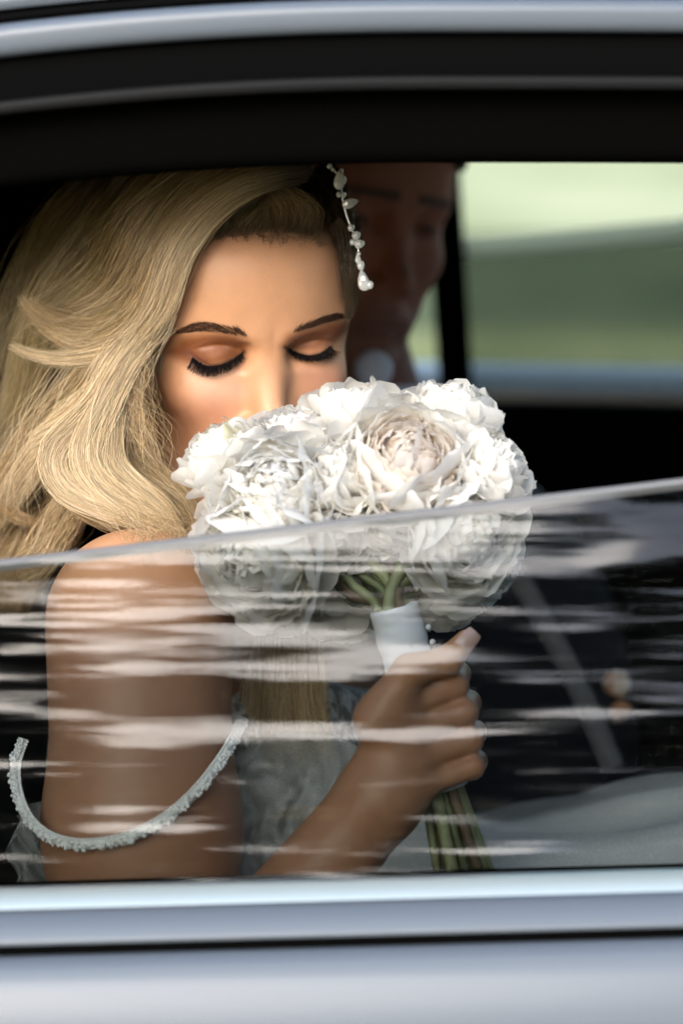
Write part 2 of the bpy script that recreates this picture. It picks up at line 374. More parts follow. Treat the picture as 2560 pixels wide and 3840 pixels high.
bride = empty('person', tuple(to_world(P(800, 3900, .1))) , 'woman with wavy blonde hair, eyes closed, bowing her face into white flowers', 'person')
ZC = None
def build_bride():
    cut = HB.out(0, 0, -92)
    nrm = HB.R @ np.array([0, .35, 1.0]); nrm /= np.linalg.norm(nrm)
    fh = lambda p: np.maximum(body_sdf(p), -((p - cut) @ nrm).astype(np.float32) - .0022)
    fb = lambda p: np.maximum(body_sdf(p), ((p - cut) @ nrm).astype(np.float32))
    c = np.array(HB.O)
    hv, hf = sdf_mesh(lambda p: body_sdf(p), c - .16, c + .16, .00105)
    keep = ((hv - cut) @ nrm) > 0
    hf = hf[keep[hf].any(1)]
    bv, bf = sdf_mesh(lambda p: body_sdf(p), (-.27, -.20, .80), (.10, .36, 1.30), .0022)
    keepb = ((bv - cut) @ nrm) < .0025
    bf = bf[keepb[bf].all(1)]
    # drop unused
    def compact(v, f):
        u, inv = np.unique(f, return_inverse=True); return v[u], inv.reshape(f.shape)
    hv, hf = compact(hv, hf); bv, bf = compact(bv, bf)
    def paint(v):
        px = PX(v); q = HB.loc(v) * 1e3; x, f, z = q[:, 0], q[:, 1], q[:, 2]; ax = np.abs(x)
        col = np.tile(np.array([.61, .315, .165]), (len(v), 1))
        def mix(c, m): col[:] = col * (1 - m[:, None]) + np.array(c) * m[:, None]
        isface = (z > -125) & (f > 20) & (ax < 80)
        fm = isface.astype(float)
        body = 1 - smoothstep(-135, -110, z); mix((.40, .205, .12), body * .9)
        # contour and blush; a paler cheek patch; highlight painted on the nose ridge
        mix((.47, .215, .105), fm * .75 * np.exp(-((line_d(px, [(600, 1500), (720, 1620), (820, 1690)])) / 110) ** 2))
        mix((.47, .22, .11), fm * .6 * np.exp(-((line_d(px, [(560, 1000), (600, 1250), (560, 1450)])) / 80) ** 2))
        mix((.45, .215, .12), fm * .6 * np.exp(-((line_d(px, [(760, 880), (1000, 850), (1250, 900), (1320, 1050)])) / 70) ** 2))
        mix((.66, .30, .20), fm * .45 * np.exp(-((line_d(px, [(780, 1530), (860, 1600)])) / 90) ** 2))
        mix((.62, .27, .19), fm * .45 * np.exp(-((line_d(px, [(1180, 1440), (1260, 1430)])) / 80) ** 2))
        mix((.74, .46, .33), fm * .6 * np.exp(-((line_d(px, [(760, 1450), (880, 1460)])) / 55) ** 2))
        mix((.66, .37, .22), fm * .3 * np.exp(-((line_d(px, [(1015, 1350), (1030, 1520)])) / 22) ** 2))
        # eye shadow
        L = [(630, 1320), (680, 1275), (760, 1255), (850, 1256), (925, 1288), (915, 1325), (850, 1352), (760, 1372), (700, 1362)]
        Rr = [(1062, 1300), (1085, 1262), (1150, 1238), (1235, 1210), (1295, 1205), (1300, 1235), (1240, 1285), (1180, 1310), (1110, 1312)]
        for poly in (L, Rr): mix((.24, .075, .022), fm * .95 * (1 - smoothstep(-20, 34, poly_sd(px, poly))))
        mix((.15, .055, .032), fm * .8 * np.exp(-((line_d(px, [(690, 1318), (735, 1340), (770, 1362)])) / 20) ** 2))
        mix((.22, .075, .04), fm * .7 * np.exp(-((line_d(px, [(1235, 1270), (1275, 1240), (1300, 1228)])) / 15) ** 2))
        mix((.30, .12, .06), fm * .5 * np.exp(-((line_d(px, [(720, 1300), (800, 1268), (880, 1272)])) / 12) ** 2))
        mix((.28, .11, .06), fm * .6 * np.exp(-((line_d(px, [(1085, 1275), (1160, 1268), (1235, 1262)])) / 9) ** 2))
        mix((.34, .155, .085), fm * .55 * np.exp(-((line_d(px, [(800, 1330), (850, 1305), (890, 1290)])) / 17) ** 2))
        mix((.34, .155, .085), fm * .55 * np.exp(-((line_d(px, [(1090, 1288), (1140, 1284), (1180, 1280)])) / 13) ** 2))
        for pl in ([(724, 1350), (770, 1378), (830, 1368), (880, 1345), (915, 1318)], [(1070, 1302), (1110, 1326), (1160, 1336), (1210, 1326), (1240, 1302)]):
            mix((.02, .012, .01), fm * .95 * np.exp(-((line_d(px, pl)) / 8) ** 2))
        # brows
        for pg in BROWS: mix((.13, .065, .036), fm * .66 * (1 - smoothstep(-11, 6, poly_sd(px, pg))) * np.where(px[:, 0] < 1000, smoothstep(955, 890, px[:, 0]), smoothstep(1080, 1130, px[:, 0])) )
        # lips (hidden by the flowers from here)
        lip = np.exp(-((z + 73) / 7) ** 4) * np.clip(1 - (ax / 23) ** 4, 0, 1) * (f > 75); mix((.46, .14, .12), lip * .85)
        # scalp under the hair
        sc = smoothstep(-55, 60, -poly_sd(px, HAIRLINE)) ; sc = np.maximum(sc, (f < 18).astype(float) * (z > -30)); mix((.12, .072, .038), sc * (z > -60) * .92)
        # knuckles and finger pads a little redder
        for k in range(4):
            d = np.linalg.norm(v - FINGERS[k][0][1], axis=1); mix((.50, .22, .14), .35 * np.exp(-(d / .008) ** 2))
        d = np.linalg.norm(v - THUMB[0][3], axis=1); mix((.56, .25, .17), .5 * np.exp(-(d / .012) ** 2))
        return col
    v = np.concatenate([hv, bv]); f = np.concatenate([hf, bf + len(hv)])
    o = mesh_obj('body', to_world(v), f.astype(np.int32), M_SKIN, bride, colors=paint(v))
    return o
BROWS = [[(650, 1252), (690, 1224), (740, 1205), (790, 1208), (850, 1224), (905, 1240), (940, 1268), (900, 1262), (830, 1250), (770, 1242), (710, 1244)],
         [(1092, 1250), (1130, 1226), (1180, 1200), (1230, 1178), (1270, 1174), (1288, 1190), (1255, 1200), (1210, 1214), (1160, 1232), (1115, 1246)]]
HAIRLINE = [(540, 1500), (560, 1250), (610, 1050), (680, 930), (760, 885), (860, 868), (960, 872), (1060, 862), (1160, 872), (1240, 905), (1300, 985), (1322, 1100), (1330, 1300), (1500, 1300), (1500, 300), (100, 300), (100, 1700), (500, 1700)]
build_bride()
# ------------------------------------------------------------------ setting and car (world coordinates)
def leaf_ground(name, col1, col2, scale):
    m, n, l, b = new_mat(name); tc = n.new('ShaderNodeTexCoord')
    t = n.new('ShaderNodeTexNoise'); t.inputs['Scale'].default_value = scale; t.inputs['Detail'].default_value = 8; l.new(tc.outputs['Object'], t.inputs['Vector'])
    r = n.new('ShaderNodeValToRGB'); r.color_ramp.elements[0].position = .35; r.color_ramp.elements[1].position = .68
    r.color_ramp.elements[0].color = (*col1, 1); r.color_ramp.elements[1].color = (*col2, 1); l.new(t.outputs['Fac'], r.inputs[0]); l.new(r.outputs[0], b.inputs['Base Color'])
    b.inputs['Roughness'].default_value = .9; b.inputs['Specular IOR Level'].default_value = .1; return m
M_LAWN = leaf_ground('lawn', (.062, .078, .032), (.125, .14, .06), .9)
M_SUNLIT_LAWN = leaf_ground('sunlit_lawn_tone', (.30, .32, .15), (.48, .47, .27), .6)  # far sunlit zone of the lawn, its brightness put into the colour
M_ASPH = simple('asphalt', (.055, .054, .052), .9, noise=.3, nscale=30, bump=.5, bscale=300)
def sheet(name, x0, x1, y0, y1, z, mat, kind='structure'):
    return tag(mesh_obj(name, [(x0, y0, z), (x1, y0, z), (x1, y1, z), (x0, y1, z)], [(0, 1, 2, 3)], mat, smooth=False), kind=kind)
sheet('ground', -400, 400, -400, 400, 0, M_LAWN)
sheet('road', -200, 200, -3.2, 2.2, .004, M_ASPH)
mv = []; mf = []
for i in range(41):
    x = -60 + 3 * i; mv += [(x, 8.6 + .5 * math.sin(i * .9) + .3 * math.sin(i * 2.3), .006), (x, 60, .006)]
for i in range(40): mf.append((2 * i, 2 * i + 2, 2 * i + 3, 2 * i + 1))
tag(mesh_obj('sunlit_lawn_tone', mv, mf, M_SUNLIT_LAWN, smooth=False), kind='structure')  # paler sheet standing for the sunlit part of the lawn

sheet('lit_lawn_strip', -200, 200, 2.2, 6.35, .004, leaf_ground('lit_strip_tone', (.15, .17, .06), (.26, .26, .11), 1.5))  # nearer bright band of the lawn, light put into the sheet's colour
def paint_mat():
    m, n, l, b = new_mat('silver_paint')
    b.inputs['Base Color'].default_value = (.118, .137, .156, 1); b.inputs['Metallic'].default_value = .1; b.inputs['Roughness'].default_value = .5
    b.inputs['Coat Weight'].default_value = .3; b.inputs['Coat Roughness'].default_value = .18
    tc = n.new('ShaderNodeTexCoord'); t = n.new('ShaderNodeTexNoise'); t.inputs['Scale'].default_value = 900; l.new(tc.outputs['Object'], t.inputs['Vector'])
    u = n.new('ShaderNodeBump'); u.inputs['Strength'].default_value = .04; u.inputs['Distance'].default_value = .0005; l.new(t.outputs['Fac'], u.inputs['Height']); l.new(u.outputs[0], b.inputs['Normal'])
    return m
M_PAINT = paint_mat()
M_RUB = simple('rubber', (.003, .003, .003), .8, spec=.02, bump=.2, bscale=500)
M_TRIM = simple('black_trim', (.0025, .0024, .0023), .85, spec=.0, bump=.3, bscale=700)
M_LIP = simple('grey_lip', (.008, .008, .008), .6, spec=.15)
M_LEATH = simple('black_leather', (.013, .012, .012), .45, spec=.4, bump=.5, bscale=260)
M_STRIP = simple('polished_strip', (.50, .56, .52), .35, metal=.5)
M_TYRE = simple('tyre', (.02, .02, .02), .8); M_RIM = simple('rim', (.5, .5, .52), .3, metal=1)
def glass_mats(tint):
    m, n, l, b = new_mat('window_glass'); n.remove(b); out = n['Material Output']
    tr = n.new('ShaderNodeBsdfTransparent'); tr.inputs[0].default_value = (*tint, 1)
    gl = n.new('ShaderNodeBsdfAnisotropic'); gl.inputs['Roughness'].default_value = .085; gl.inputs['Color'].default_value = (1, 1, 1, 1)
    tc = n.new('ShaderNodeTexCoord')
    def streak(sx, sz, detail, off):          # float-glass ripples running along the pane
        mp = n.new('ShaderNodeMapping'); mp.inputs['Scale'].default_value = (sx, sz, 1); mp.inputs['Location'].default_value = (off, off * 1.7, 0); l.new(tc.outputs['UV'], mp.inputs['Vector'])
        no = n.new('ShaderNodeTexNoise'); no.inputs['Scale'].default_value = 1.0; no.inputs['Detail'].default_value = detail; no.inputs['Roughness'].default_value = .5; l.new(mp.outputs[0], no.inputs['Vector']); return no.outputs['Fac']
    fine = streak(8, 105, 1.6, 3.1); mask = streak(4, 22, 1.0, 11.3); broad = streak(7, 24, 1.5, 5.7)
    mr = n.new('ShaderNodeMapRange'); mr.inputs['From Min'].default_value = .36; mr.inputs['From Max'].default_value = .62; mr.inputs['To Min'].default_value = .45; mr.inputs['To Max'].default_value = 1.0; l.new(mask, mr.inputs['Value'])
    b1 = n.new('ShaderNodeBump'); b1.inputs['Strength'].default_value = 1.0; b1.inputs['Distance'].default_value = .0046; l.new(broad, b1.inputs['Height'])
    bu = n.new('ShaderNodeBump'); bu.inputs['Distance'].default_value = .0009; l.new(mr.outputs[0], bu.inputs['Strength']); l.new(fine, bu.inputs['Height']); l.new(b1.outputs[0], bu.inputs['Normal']); l.new(bu.outputs[0], gl.inputs['Normal'])
    fr = n.new('ShaderNodeFresnel'); fr.inputs['IOR'].default_value = 1.43
    mx = n.new('ShaderNodeMixShader'); l.new(fr.outputs[0], mx.inputs[0]); l.new(tr.outputs[0], mx.inputs[1]); l.new(gl.outputs[0], mx.inputs[2]); l.new(mx.outputs[0], out.inputs[0])
    m2, n2, l2, b2 = new_mat('window_glass_inner'); n2.remove(b2); t2 = n2.new('ShaderNodeBsdfTransparent'); t2.inputs[0].default_value = (*tint, 1); l2.new(t2.outputs[0], n2['Material Output'].inputs[0])
    return m, m2
M_GLASS, M_GLASS_IN = glass_mats((.65, .668, .66))
def edge_mat():
    m, n, l, b = new_mat('ground_glass_edge'); b.inputs['Base Color'].default_value = (.48, .45, .35, 1); b.inputs['Specular IOR Level'].default_value = .1; b.inputs['Roughness'].default_value = .6
    tl = n.new('ShaderNodeBsdfTranslucent'); tl.inputs[0].default_value = (.88, .84, .66, 1); mx = n.new('ShaderNodeMixShader'); mx.inputs[0].default_value = .75; l.new(b.outputs[0], mx.inputs[1]); l.new(tl.outputs[0], mx.inputs[2]); l.new(mx.outputs[0], n['Material Output'].inputs[0]); return m
M_EDGE = edge_mat(); M_EDGE_NEAR = simple('pane_edge_grey', (.17, .17, .168), .6, spec=.2)

car = empty('car', (0, .36, 0), 'silver car with its rear side window half wound down', 'car')
def drop(X): d = X - .05; return np.where(d < 0, .25 * d * d, .02 * d * d)
def rise(X): return .030 * X
def sweep(name, prof, X0, X1, mat, parent=None, dz=None, n=60, closed=True, dy=None):
    """prof: (y, z) polygon carried along x, with its height following dz(x)"""
    prof = np.asarray(prof, float); xs = np.linspace(X0, X1, n); k = len(prof); v = []
    for x in xs:
        for (y, z) in prof: v.append((x, y + (dy(x) if dy else 0), z + (float(dz(x)) if dz else 0)))
    f = []
    for i in range(n - 1):
        for j in range(k if closed else k - 1): f.append((i * k + j, i * k + (j + 1) % k, (i + 1) * k + (j + 1) % k, (i + 1) * k + j))
    if closed: f += [tuple(range(k - 1, -1, -1)), tuple(range((n - 1) * k, n * k))]
    me = mesh_obj(name, v, f, mat, parent or car)
    return me
def rounded(c, h, r, n=5):
    """rounded rectangle profile"""
    out = []
    for (sx, sy, a0) in ((1, 1, 0), (-1, 1, 90), (-1, -1, 180), (1, -1, 270)):
        for i in range(n):
            a = math.radians(a0 + 90 * i / (n - 1)); out.append((c[0] + sx * (h[0] - r) + r * math.cos(a), c[1] + sy * (h[1] - r) + r * math.sin(a)))
    return out
ndrop = lambda x: -drop(x)
up = lambda py, yw: zray(py, yw)
zf1 = up(122, -.152); zf0 = up(-6, -.146)
# painted upper door frame, roof and gutter
fz = (zf0 + zf1) / 2; fh = (zf0 - zf1) / 2
sweep('window_frame', rounded((-.138, fz), (.016, fh), .006), -.78, .78, M_PAINT, dz=ndrop)
sweep('roof_gutter', [(-.140, zf0 + .001), (-.125, zf0 + .001), (-.125, zf0 + .006), (-.140, zf0 + .005)], -.9, 1.0, M_RUB, dz=ndrop)
rp = [(-.139 + .02 * 0, zf0 + .0075), (-.132, zf0 + .018), (-.10, zf0 + .028), (.05, zf0 + .045), (.36, zf0 + .055), (.67, zf0 + .045), (.82, zf0 + .028), (.86, zf0 + .010)]
rp += [(.85, zf0 + .006), (.66, zf0 + .036), (.36, zf0 + .045), (.05, zf0 + .035), (-.10, zf0 + .014), (-.128, zf0 + .0075)]
sweep('roof', rp, -1.0, 1.05, M_PAINT, dz=ndrop)
sweep('headliner', [(-.10, zf0 - .012), (.36, zf0 + .02), (.82, zf0 - .012), (.82, zf0 - .02), (.36, zf0 + .005), (-.10, zf0 - .02)], -.95, 1.0, M_TRIM, dz=ndrop)
zs = up(275, -.140)
sweep('upper_seal', rounded((-.128, (zf1 + zs) / 2 - .002), (.016, (zf1 - zs) / 2 + .003), .004), -.78, .78, M_RUB, dz=ndrop)
zl = up(325, -.146)
sweep('seal_lip', rounded((-.137, (zs + zl) / 2 - .001), (.010, (zs - zl) / 2 + .0005), .003), -.78, .78, M_LIP, dz=ndrop)
zi = up(568, -.112)
sweep('inner_frame', rounded((-.092, (zl + zi) / 2 - .001), (.034, (zl - zi) / 2 + .0045), .010), -.78, .78, M_TRIM, dz=ndrop)
# belt line: weather strip, painted moulding, shadow gap, door skin
YS = -.27
zb = up(3298, YS)
sweep('weather_strip', [(YS + .002, zb - .03), (YS + .002, zb), (YS - .006, zb + .0005), (YS - .016, zb - .003), (YS - .020, zb - .010), (YS - .020, zb - .03)], -.78, .78, M_STRIP, dz=rise)
def belt_z(py, y): return up(py, y)
yA = YS - .024
z1 = up(3372, yA)
bp = [(yA + .002, z1 - .004), (yA - .002, z1), (yA - .008, z1 - .0012), (yA - .015, z1 - .005), (yA - .019, z1 - .010), (yA - .0205, up(3515, yA - .0205)), (yA - .012, up(3525, yA - .02)), (yA + .002, z1 - .02)]
sweep('belt_moulding', bp, -.80, .80, M_PAINT, dz=rise)
sweep('moulding_gap', [(yA + .004, z1 - .014), (yA - .012, z1 - .0125), (yA - .013, z1 - .05), (yA + .004, z1 - .05)], -.80, .80, M_RUB, dz=rise)
yD = yA - .0245; zD = up(3552, yD)
dp = [(yD + .022, zD - .010), (yD + .006, zD - .003), (yD, zD - .002), (yD - .006, zD - .006), (yD - .013, zD - .016), (yD - .024, zD - .045), (yD - .042, zD - .11), (yD - .055, zD - .20), (yD - .055, zD - .33), (yD - .040, zD - .48), (yD - .01, zD - .60), (yD + .03, zD - .66), (yD + .05, zD - .66), (yD + .05, zD - .05)]
sweep('door_panel', dp, -.80, .80, M_PAINT, dz=rise)
sweep('front_door_panel', dp, .806, 2.2, M_PAINT, dz=rise, n=20)
sweep('rear_wing_panel', dp, -2.1, -.806, M_PAINT, dz=rise, n=20)
sweep('door_card', [(YS + .010, zb - .012), (YS + .045, zb - .016), (YS + .065, zb - .04), (YS + .06, .30), (YS + .02, .28)], -.80, .80, M_TRIM, dz=rise)
# near pane
def pane(name, X0, X1, zbot, ztop, yfun, th, parent, edge_h=0.0, n=40, m=24):
    xs = np.linspace(X0, X1, n); v = []; uv = []
    for side in (0, 1):
        for x in xs:
            for t in np.linspace(0, 1, m):
                z = zbot(x) + (ztop(x) - zbot(x)) * t; v.append((x, yfun(z) + side * th, z)); uv.append((x, z))
    f = []; fm = []
    for side in (0, 1):
        o = side * n * m
        for i in range(n - 1):
            for j in range(m - 1):
                q = (o + i * m + j, o + (i + 1) * m + j, o + (i + 1) * m + j + 1, o + i * m + j + 1); f.append(q if side == 0 else q[::-1]); fm.append(side)
    g = mesh_obj(name, v, f, None, parent, uv=uv, mats=[M_GLASS, M_GLASS_IN], fmat=fm)
    return g, xs
def gy(z): t = z - zb; return YS + .004 + t * .308 + .02 * t * t
ge_r = up(1822, gy(zb + .19)); ge_l = up(2120, gy(zb + .15))
XR = (2560 - 1280) * KPX * 1.26; XL = -1280 * KPX * 1.24
def gtop(x): return ge_l + (ge_r - ge_l) * (x - XL) / (XR - XL)
pn, xs = pane('window_pane', -.74, .74, lambda x: zb - .02 + float(rise(x)), gtop, gy, .0042, car)
ev = []; ef = []
for i, x in enumerate(xs):
    z = gtop(x); y = gy(z)
    ev += [(x, y - .0004, z - .0030), (x, y + .0002, z + .0012), (x, y + .0021, z + .0028), (x, y + .0040, z + .0012), (x, y + .0047, z - .0030)]
for i in range(len(xs) - 1):
    for j in range(4): ef.append((i * 5 + j, i * 5 + j + 1, (i + 1) * 5 + j + 1, (i + 1) * 5 + j))
mesh_obj('pane_edge', ev, ef, M_EDGE_NEAR, pn)
# far side of the cabin
YF = 1.0
fz1 = up(1372, YF + .035); fz0 = up(1500, YF)
frise = lambda x: -.02 * (x - .2)
sweep('far_door_card', [(YF - .03, .28), (YF - .05, fz0 - .06), (YF - .012, fz0 - .004), (YF + .004, fz0 - .004), (YF + .004, .28)], -.95, 1.1, M_TRIM, dz=frise)
sweep('far_door_panel', [(YF + .006, fz0 - .05), (YF + .006, fz0 - .002), (YF + .02, (fz0 + fz1) / 2 + .004), (YF + .045, fz1 - .003), (YF + .07, fz1 - .02), (YF + .11, fz1 - .12), (YF + .12, .6), (YF + .08, .28), (YF + .05, .28), (YF + .05, fz0 - .06)], -.95, 1.1, M_PAINT, dz=frise)
sweep('far_sill_bright', [(YF + .007, fz0 - .004), (YF + .006, fz0 + .001), (YF + .02, (fz0 + fz1) / 2 + .0075), (YF + .045, fz1 + .0005), (YF + .06, fz1 - .006), (YF + .06, fz1 - .012), (YF + .03, fz0 - .004)], -.94, 1.09, simple('sunlit_sill_tone', (.95, .86, .68), .6, metal=.3), dz=frise)  # added strip; sunlit brightness of the far sill put into its colour
sweep('far_front_panel', [(YF + .006, fz0 - .05), (YF + .07, fz1 - .02), (YF + .11, fz1 - .12), (YF + .12, .6), (YF + .08, .28), (YF + .05, .28)], 1.106, 2.2, M_PAINT, n=10)
sweep('far_wing_panel', [(YF + .006, fz0 - .05), (YF + .07, fz1 - .02), (YF + .11, fz1 - .12), (YF + .12, .6), (YF + .08, .28), (YF + .05, .28)], -2.1, -.956, M_PAINT, n=10)
sweep('far_frame', rounded((.85, zf0 - .03), (.03, .04), .01), -.95, 1.05, M_TRIM, dz=ndrop)
def fgy(z): return YF + .012 - (z - fz0) * .33
pxw = lambda px, py, y: (px - 1280) * KPX * ((y - CAM[1]) * CP - (zray(py, y) - CAM[2]) * SP)
xq0 = pxw(1775, 940, .95); xq1 = pxw(2560, 850, .95); zq0 = up(930, .955); zq1 = up(865, .945)
ftop = lambda x: zq0 + (zq1 - zq0) * (x - xq0) / (xq1 - xq0) - .10 * (x - xq0) * (x - xq1) * -1
pf, xs = pane('far_window_pane', xq0 - .02, .95, lambda x: fz0 - .02, ftop, fgy, .0042, car)
ev = []; ef = []
for i, x in enumerate(xs):
    z = ftop(x); y = fgy(z)
    for a in np.linspace(0, 2 * math.pi, 8, endpoint=False): ev.append((x, y + .002 + .006 * math.cos(a), z + .011 * math.sin(a)))
for i in range(len(xs) - 1):
    for j in range(8): ef.append((i * 8 + j, i * 8 + (j + 1) % 8, (i + 1) * 8 + (j + 1) % 8, (i + 1) * 8 + j))
mesh_obj('pane_edge', ev, ef, M_EDGE, pf)
def bar(name, p0, p1, w, d, mat):
    p0 = np.array(p0); p1 = np.array(p1); mb = MB(); pr = rounded((0, 0), (w, d), min(w, d) * .5); v = []
    for p in np.linspace(p0, p1, 8): v += [p + np.array([a, b, 0]) for a, b in pr]
    k = len(pr); f = [(i * k + j, i * k + (j + 1) % k, (i + 1) * k + (j + 1) % k, (i + 1) * k + j) for i in range(7) for j in range(k)]
    return mb.add(v, f).build(name, mat, car)
xb = pxw(1722, 1400, 1.0); xt = pxw(1622, 565, .87)
bar('window_divider', (xb, 1.005, fz0 - .03), (xt - (xb - xt) * .2, .87, zf0 + .0), .0175, .016, M_TRIM)
xq = pxw(1535, 1400, 1.0)
bar('rear_pillar', ((-.95 + xq) / 2, 1.005, fz0 - .06), ((-.95 + xq) / 2 - .03, .855, zf0 - .01), (xq + .95) / 2, .03, M_TRIM)
bar('front_pillar', (.98, 1.0, fz0 - .05), (.85, .86, zf0 - .02), .04, .03, M_TRIM)
bar('rear_door_pillar', (-.80, -.26, zb - .05), (-.74, -.10, zf0 - .14), .03, .025, M_TRIM)
bar('front_door_pillar', (.80, -.26, zb - .05), (.74, -.12, zf0 - .02), .03, .025, M_TRIM)
def slab(name, c, h, R=None, r=.03, mat=None, seg=4):
    """soft-edged box"""
    pr = rounded((0, 0), (h[1], h[2]), min(r, h[1] * .98, h[2] * .98), 5); v = []; k = len(pr)
    ts = [(-1, .0), (-.985, .5), (-.95, .85), (-.9, 1), (-.4, 1.02), (0, 1.03), (.4, 1.02), (.9, 1), (.95, .85), (.985, .5), (1, .0)]
    for t, sc in ts:
        e = 1 - (1 - sc) * min(1, r / min(h[1], h[2])) if sc < 1 else sc
        v += [(t * h[0], y * e, z * e) for y, z in pr]
    v = np.array(v)
    if R is not None: v = v @ np.array(R).T
    v += np.array(c); n = len(ts)
    f = [(i * k + j, i * k + (j + 1) % k, (i + 1) * k + (j + 1) % k, (i + 1) * k + j) for i in range(n - 1) for j in range(k)]
    f += [tuple(range(k - 1, -1, -1)), tuple(range((n - 1) * k, n * k))]
    return mesh_obj(name, v, f, mat or M_LEATH, car)
Rs = Matrix.Rotation(math.radians(-14), 3, 'Y')
slab('seat_back', (-.40, .36, .78), (.09, .60, .38), Rs, .06)
slab('head_rest', (-.44, .75, 1.22), (.05, .13, .09), Rs, .04)
slab('seat_cushion', (.02, .36, .40), (.36, .60, .10), None, .06)
slab('front_seat_back', (.82, .75, .80), (.07, .26, .40), Rs, .06)
slab('front_seat_back', (.82, .02, .80), (.07, .22, .40), Rs, .06)
slab('floor_pan', (.1, .36, .24), (2.0, .66, .04), None, .02, M_TRIM)
slab('parcel_shelf', (-.78, .36, .99), (.24, .62, .03), None, .02, M_TRIM)
slab('rear_light_block', (-1.05, .36, .85), (.03, .64, .58), None, .02, M_TRIM)  # unseen panel added behind the seats to keep the cabin dark
slab('dash_board', (1.45, .36, .70), (.18, .64, .25), None, .05, M_TRIM)
slab('front_light_block', (1.7, .36, .8), (.03, .64, .6), None, .02, M_TRIM)  # unseen black panel added where the windscreen would let light in
slab('boot_lid', (-1.6, .36, .80), (.52, .66, .16), None, .08, M_PAINT)
slab('bonnet', (2.3, .36, .72), (.62, .66, .16), None, .08, M_PAINT)
def wheel(x, y):
    w = []
    a = np.linspace(0, 2 * math.pi, 33)[:-1]
    def ring(rs, ys, mat, name, par):
        v = []; f = []; k = len(a)
        for r, yy in zip(rs, ys): v += [(x + r * math.cos(t), y + yy, .32 + r * math.sin(t)) for t in a]
        for i in range(len(rs) - 1):
            for j in range(k): f.append((i * k + j, i * k + (j + 1) % k, (i + 1) * k + (j + 1) % k, (i + 1) * k + j))
        return mesh_obj(name, v, f, mat, par)
    t = ring([.21, .29, .315, .315, .29, .21], [-.10, -.10, -.08, .08, .10, .10], M_TYRE, 'wheel', car)
    r = ring([.02, .05, .12, .20, .215], [-.085, -.09, -.07, -.08, -.10], M_RIM, 'rim', t)
for x in (-1.25, 1.55):
    for y in (-.22, .95): wheel(x, y)
# ------------------------------------------------------------------ bride: lashes, brows, nails, hair
def strand_mesh(paths, widths, roll=.9):
    """paths (N,m,3) in the portrait frame, widths (N,m): flat fibres as one mesh"""
    N, m, _ = paths.shape
    T = np.gradient(paths, axis=1); T /= np.linalg.norm(T, axis=2, keepdims=True) + 1e-12
    view = np.array([0, 1., 0]); a = rng.uniform(-roll, roll, (N, 1, 1))
    s = np.cross(T, view); s /= np.linalg.norm(s, axis=2, keepdims=True) + 1e-9; b = np.cross(T, s)
    s = s * np.cos(a) + b * np.sin(a)
    L = paths - s * widths[..., None] / 2; Rr = paths + s * widths[..., None] / 2
    v = np.stack([L, Rr], 2).reshape(-1, 3)
    i = np.arange(N)[:, None] * 2 * m + np.arange(m - 1)[None] * 2
    f = np.stack([i, i + 1, i + 3, i + 2], -1).reshape(-1, 4)
    return v, f
def fibre_mat(name, rough=.38, spec=.5, trans=.0):
    m, n, l, b = new_mat(name); at = n.new('ShaderNodeAttribute'); at.attribute_name = 'Col'; l.new(at.outputs['Color'], b.inputs['Base Color'])
    b.inputs['Roughness'].default_value = rough; b.inputs['Specular IOR Level'].default_value = spec
    if trans:
        tl = n.new('ShaderNodeBsdfTranslucent'); l.new(at.outputs['Color'], tl.inputs[0]); mx = n.new('ShaderNodeMixShader'); mx.inputs[0].default_value = trans
        l.new(b.outputs[0], mx.inputs[1]); l.new(tl.outputs[0], mx.inputs[2]); l.new(mx.outputs[0], n['Material Output'].inputs[0])
    return m
M_HAIR = fibre_mat('blonde_hair', .40, .45, .22)
M_LASH = simple('lash', (.005, .004, .004), .8, spec=.1)
M_BROWHAIR = simple('brow_hair', (.045, .022, .012), .8, spec=.1)
ONE = lambda v, c: np.tile(np.array(c), (len(v), 1))
def on_face(px, py, lift=.0): Y = hit(px, py, lift); return P(np.atleast_1d(px), np.atleast_1d(py), Y)
# lashes: root line, tip line (pixels on the face)
LASH = [([(722, 1340), (745, 1358), (785, 1374), (830, 1367), (875, 1347), (908, 1322)], [(700, 1380), (722, 1398), (774, 1414), (826, 1404), (878, 1382), (914, 1348)]),
        ([(1082, 1303), (1105, 1318), (1150, 1332), (1190, 1328), (1220, 1312), (1236, 1298)], [(1082, 1326), (1112, 1344), (1156, 1356), (1205, 1350), (1248, 1340), (1278, 1322)])]
for rootl, tipl in LASH:
    n = 210
    r = spline(np.c_[rootl, np.zeros(6)], n)[:, :2]; t = spline(np.c_[tipl, np.zeros(6)], n)[:, :2] + rng.normal(0, 3.5, (n, 2))
    r = r + rng.normal(0, 1.2, (n, 2))
    A = on_face(r[:, 0], r[:, 1], .0003); B = on_face(t[:, 0], t[:, 1], .0015)
    m = 6; u = np.linspace(0, 1, m)[None, :, None]
    paths = A[:, None] * (1 - u) + B[:, None] * u
    paths[..., 1] -= (np.sin(u * math.pi) * .0026 + u * .003)[..., 0]
    paths[..., 2] -= (np.sin(u * math.pi) * .0012)[..., 0]
    w = np.broadcast_to(  .00048 * (1 - .8 * np.linspace(0, 1, m))[None], (n, m))
    v, f = strand_mesh(paths, w, .3)
    tag(mesh_obj('eyelashes', to_world(v), f, M_LASH, bride), kind='stuff')
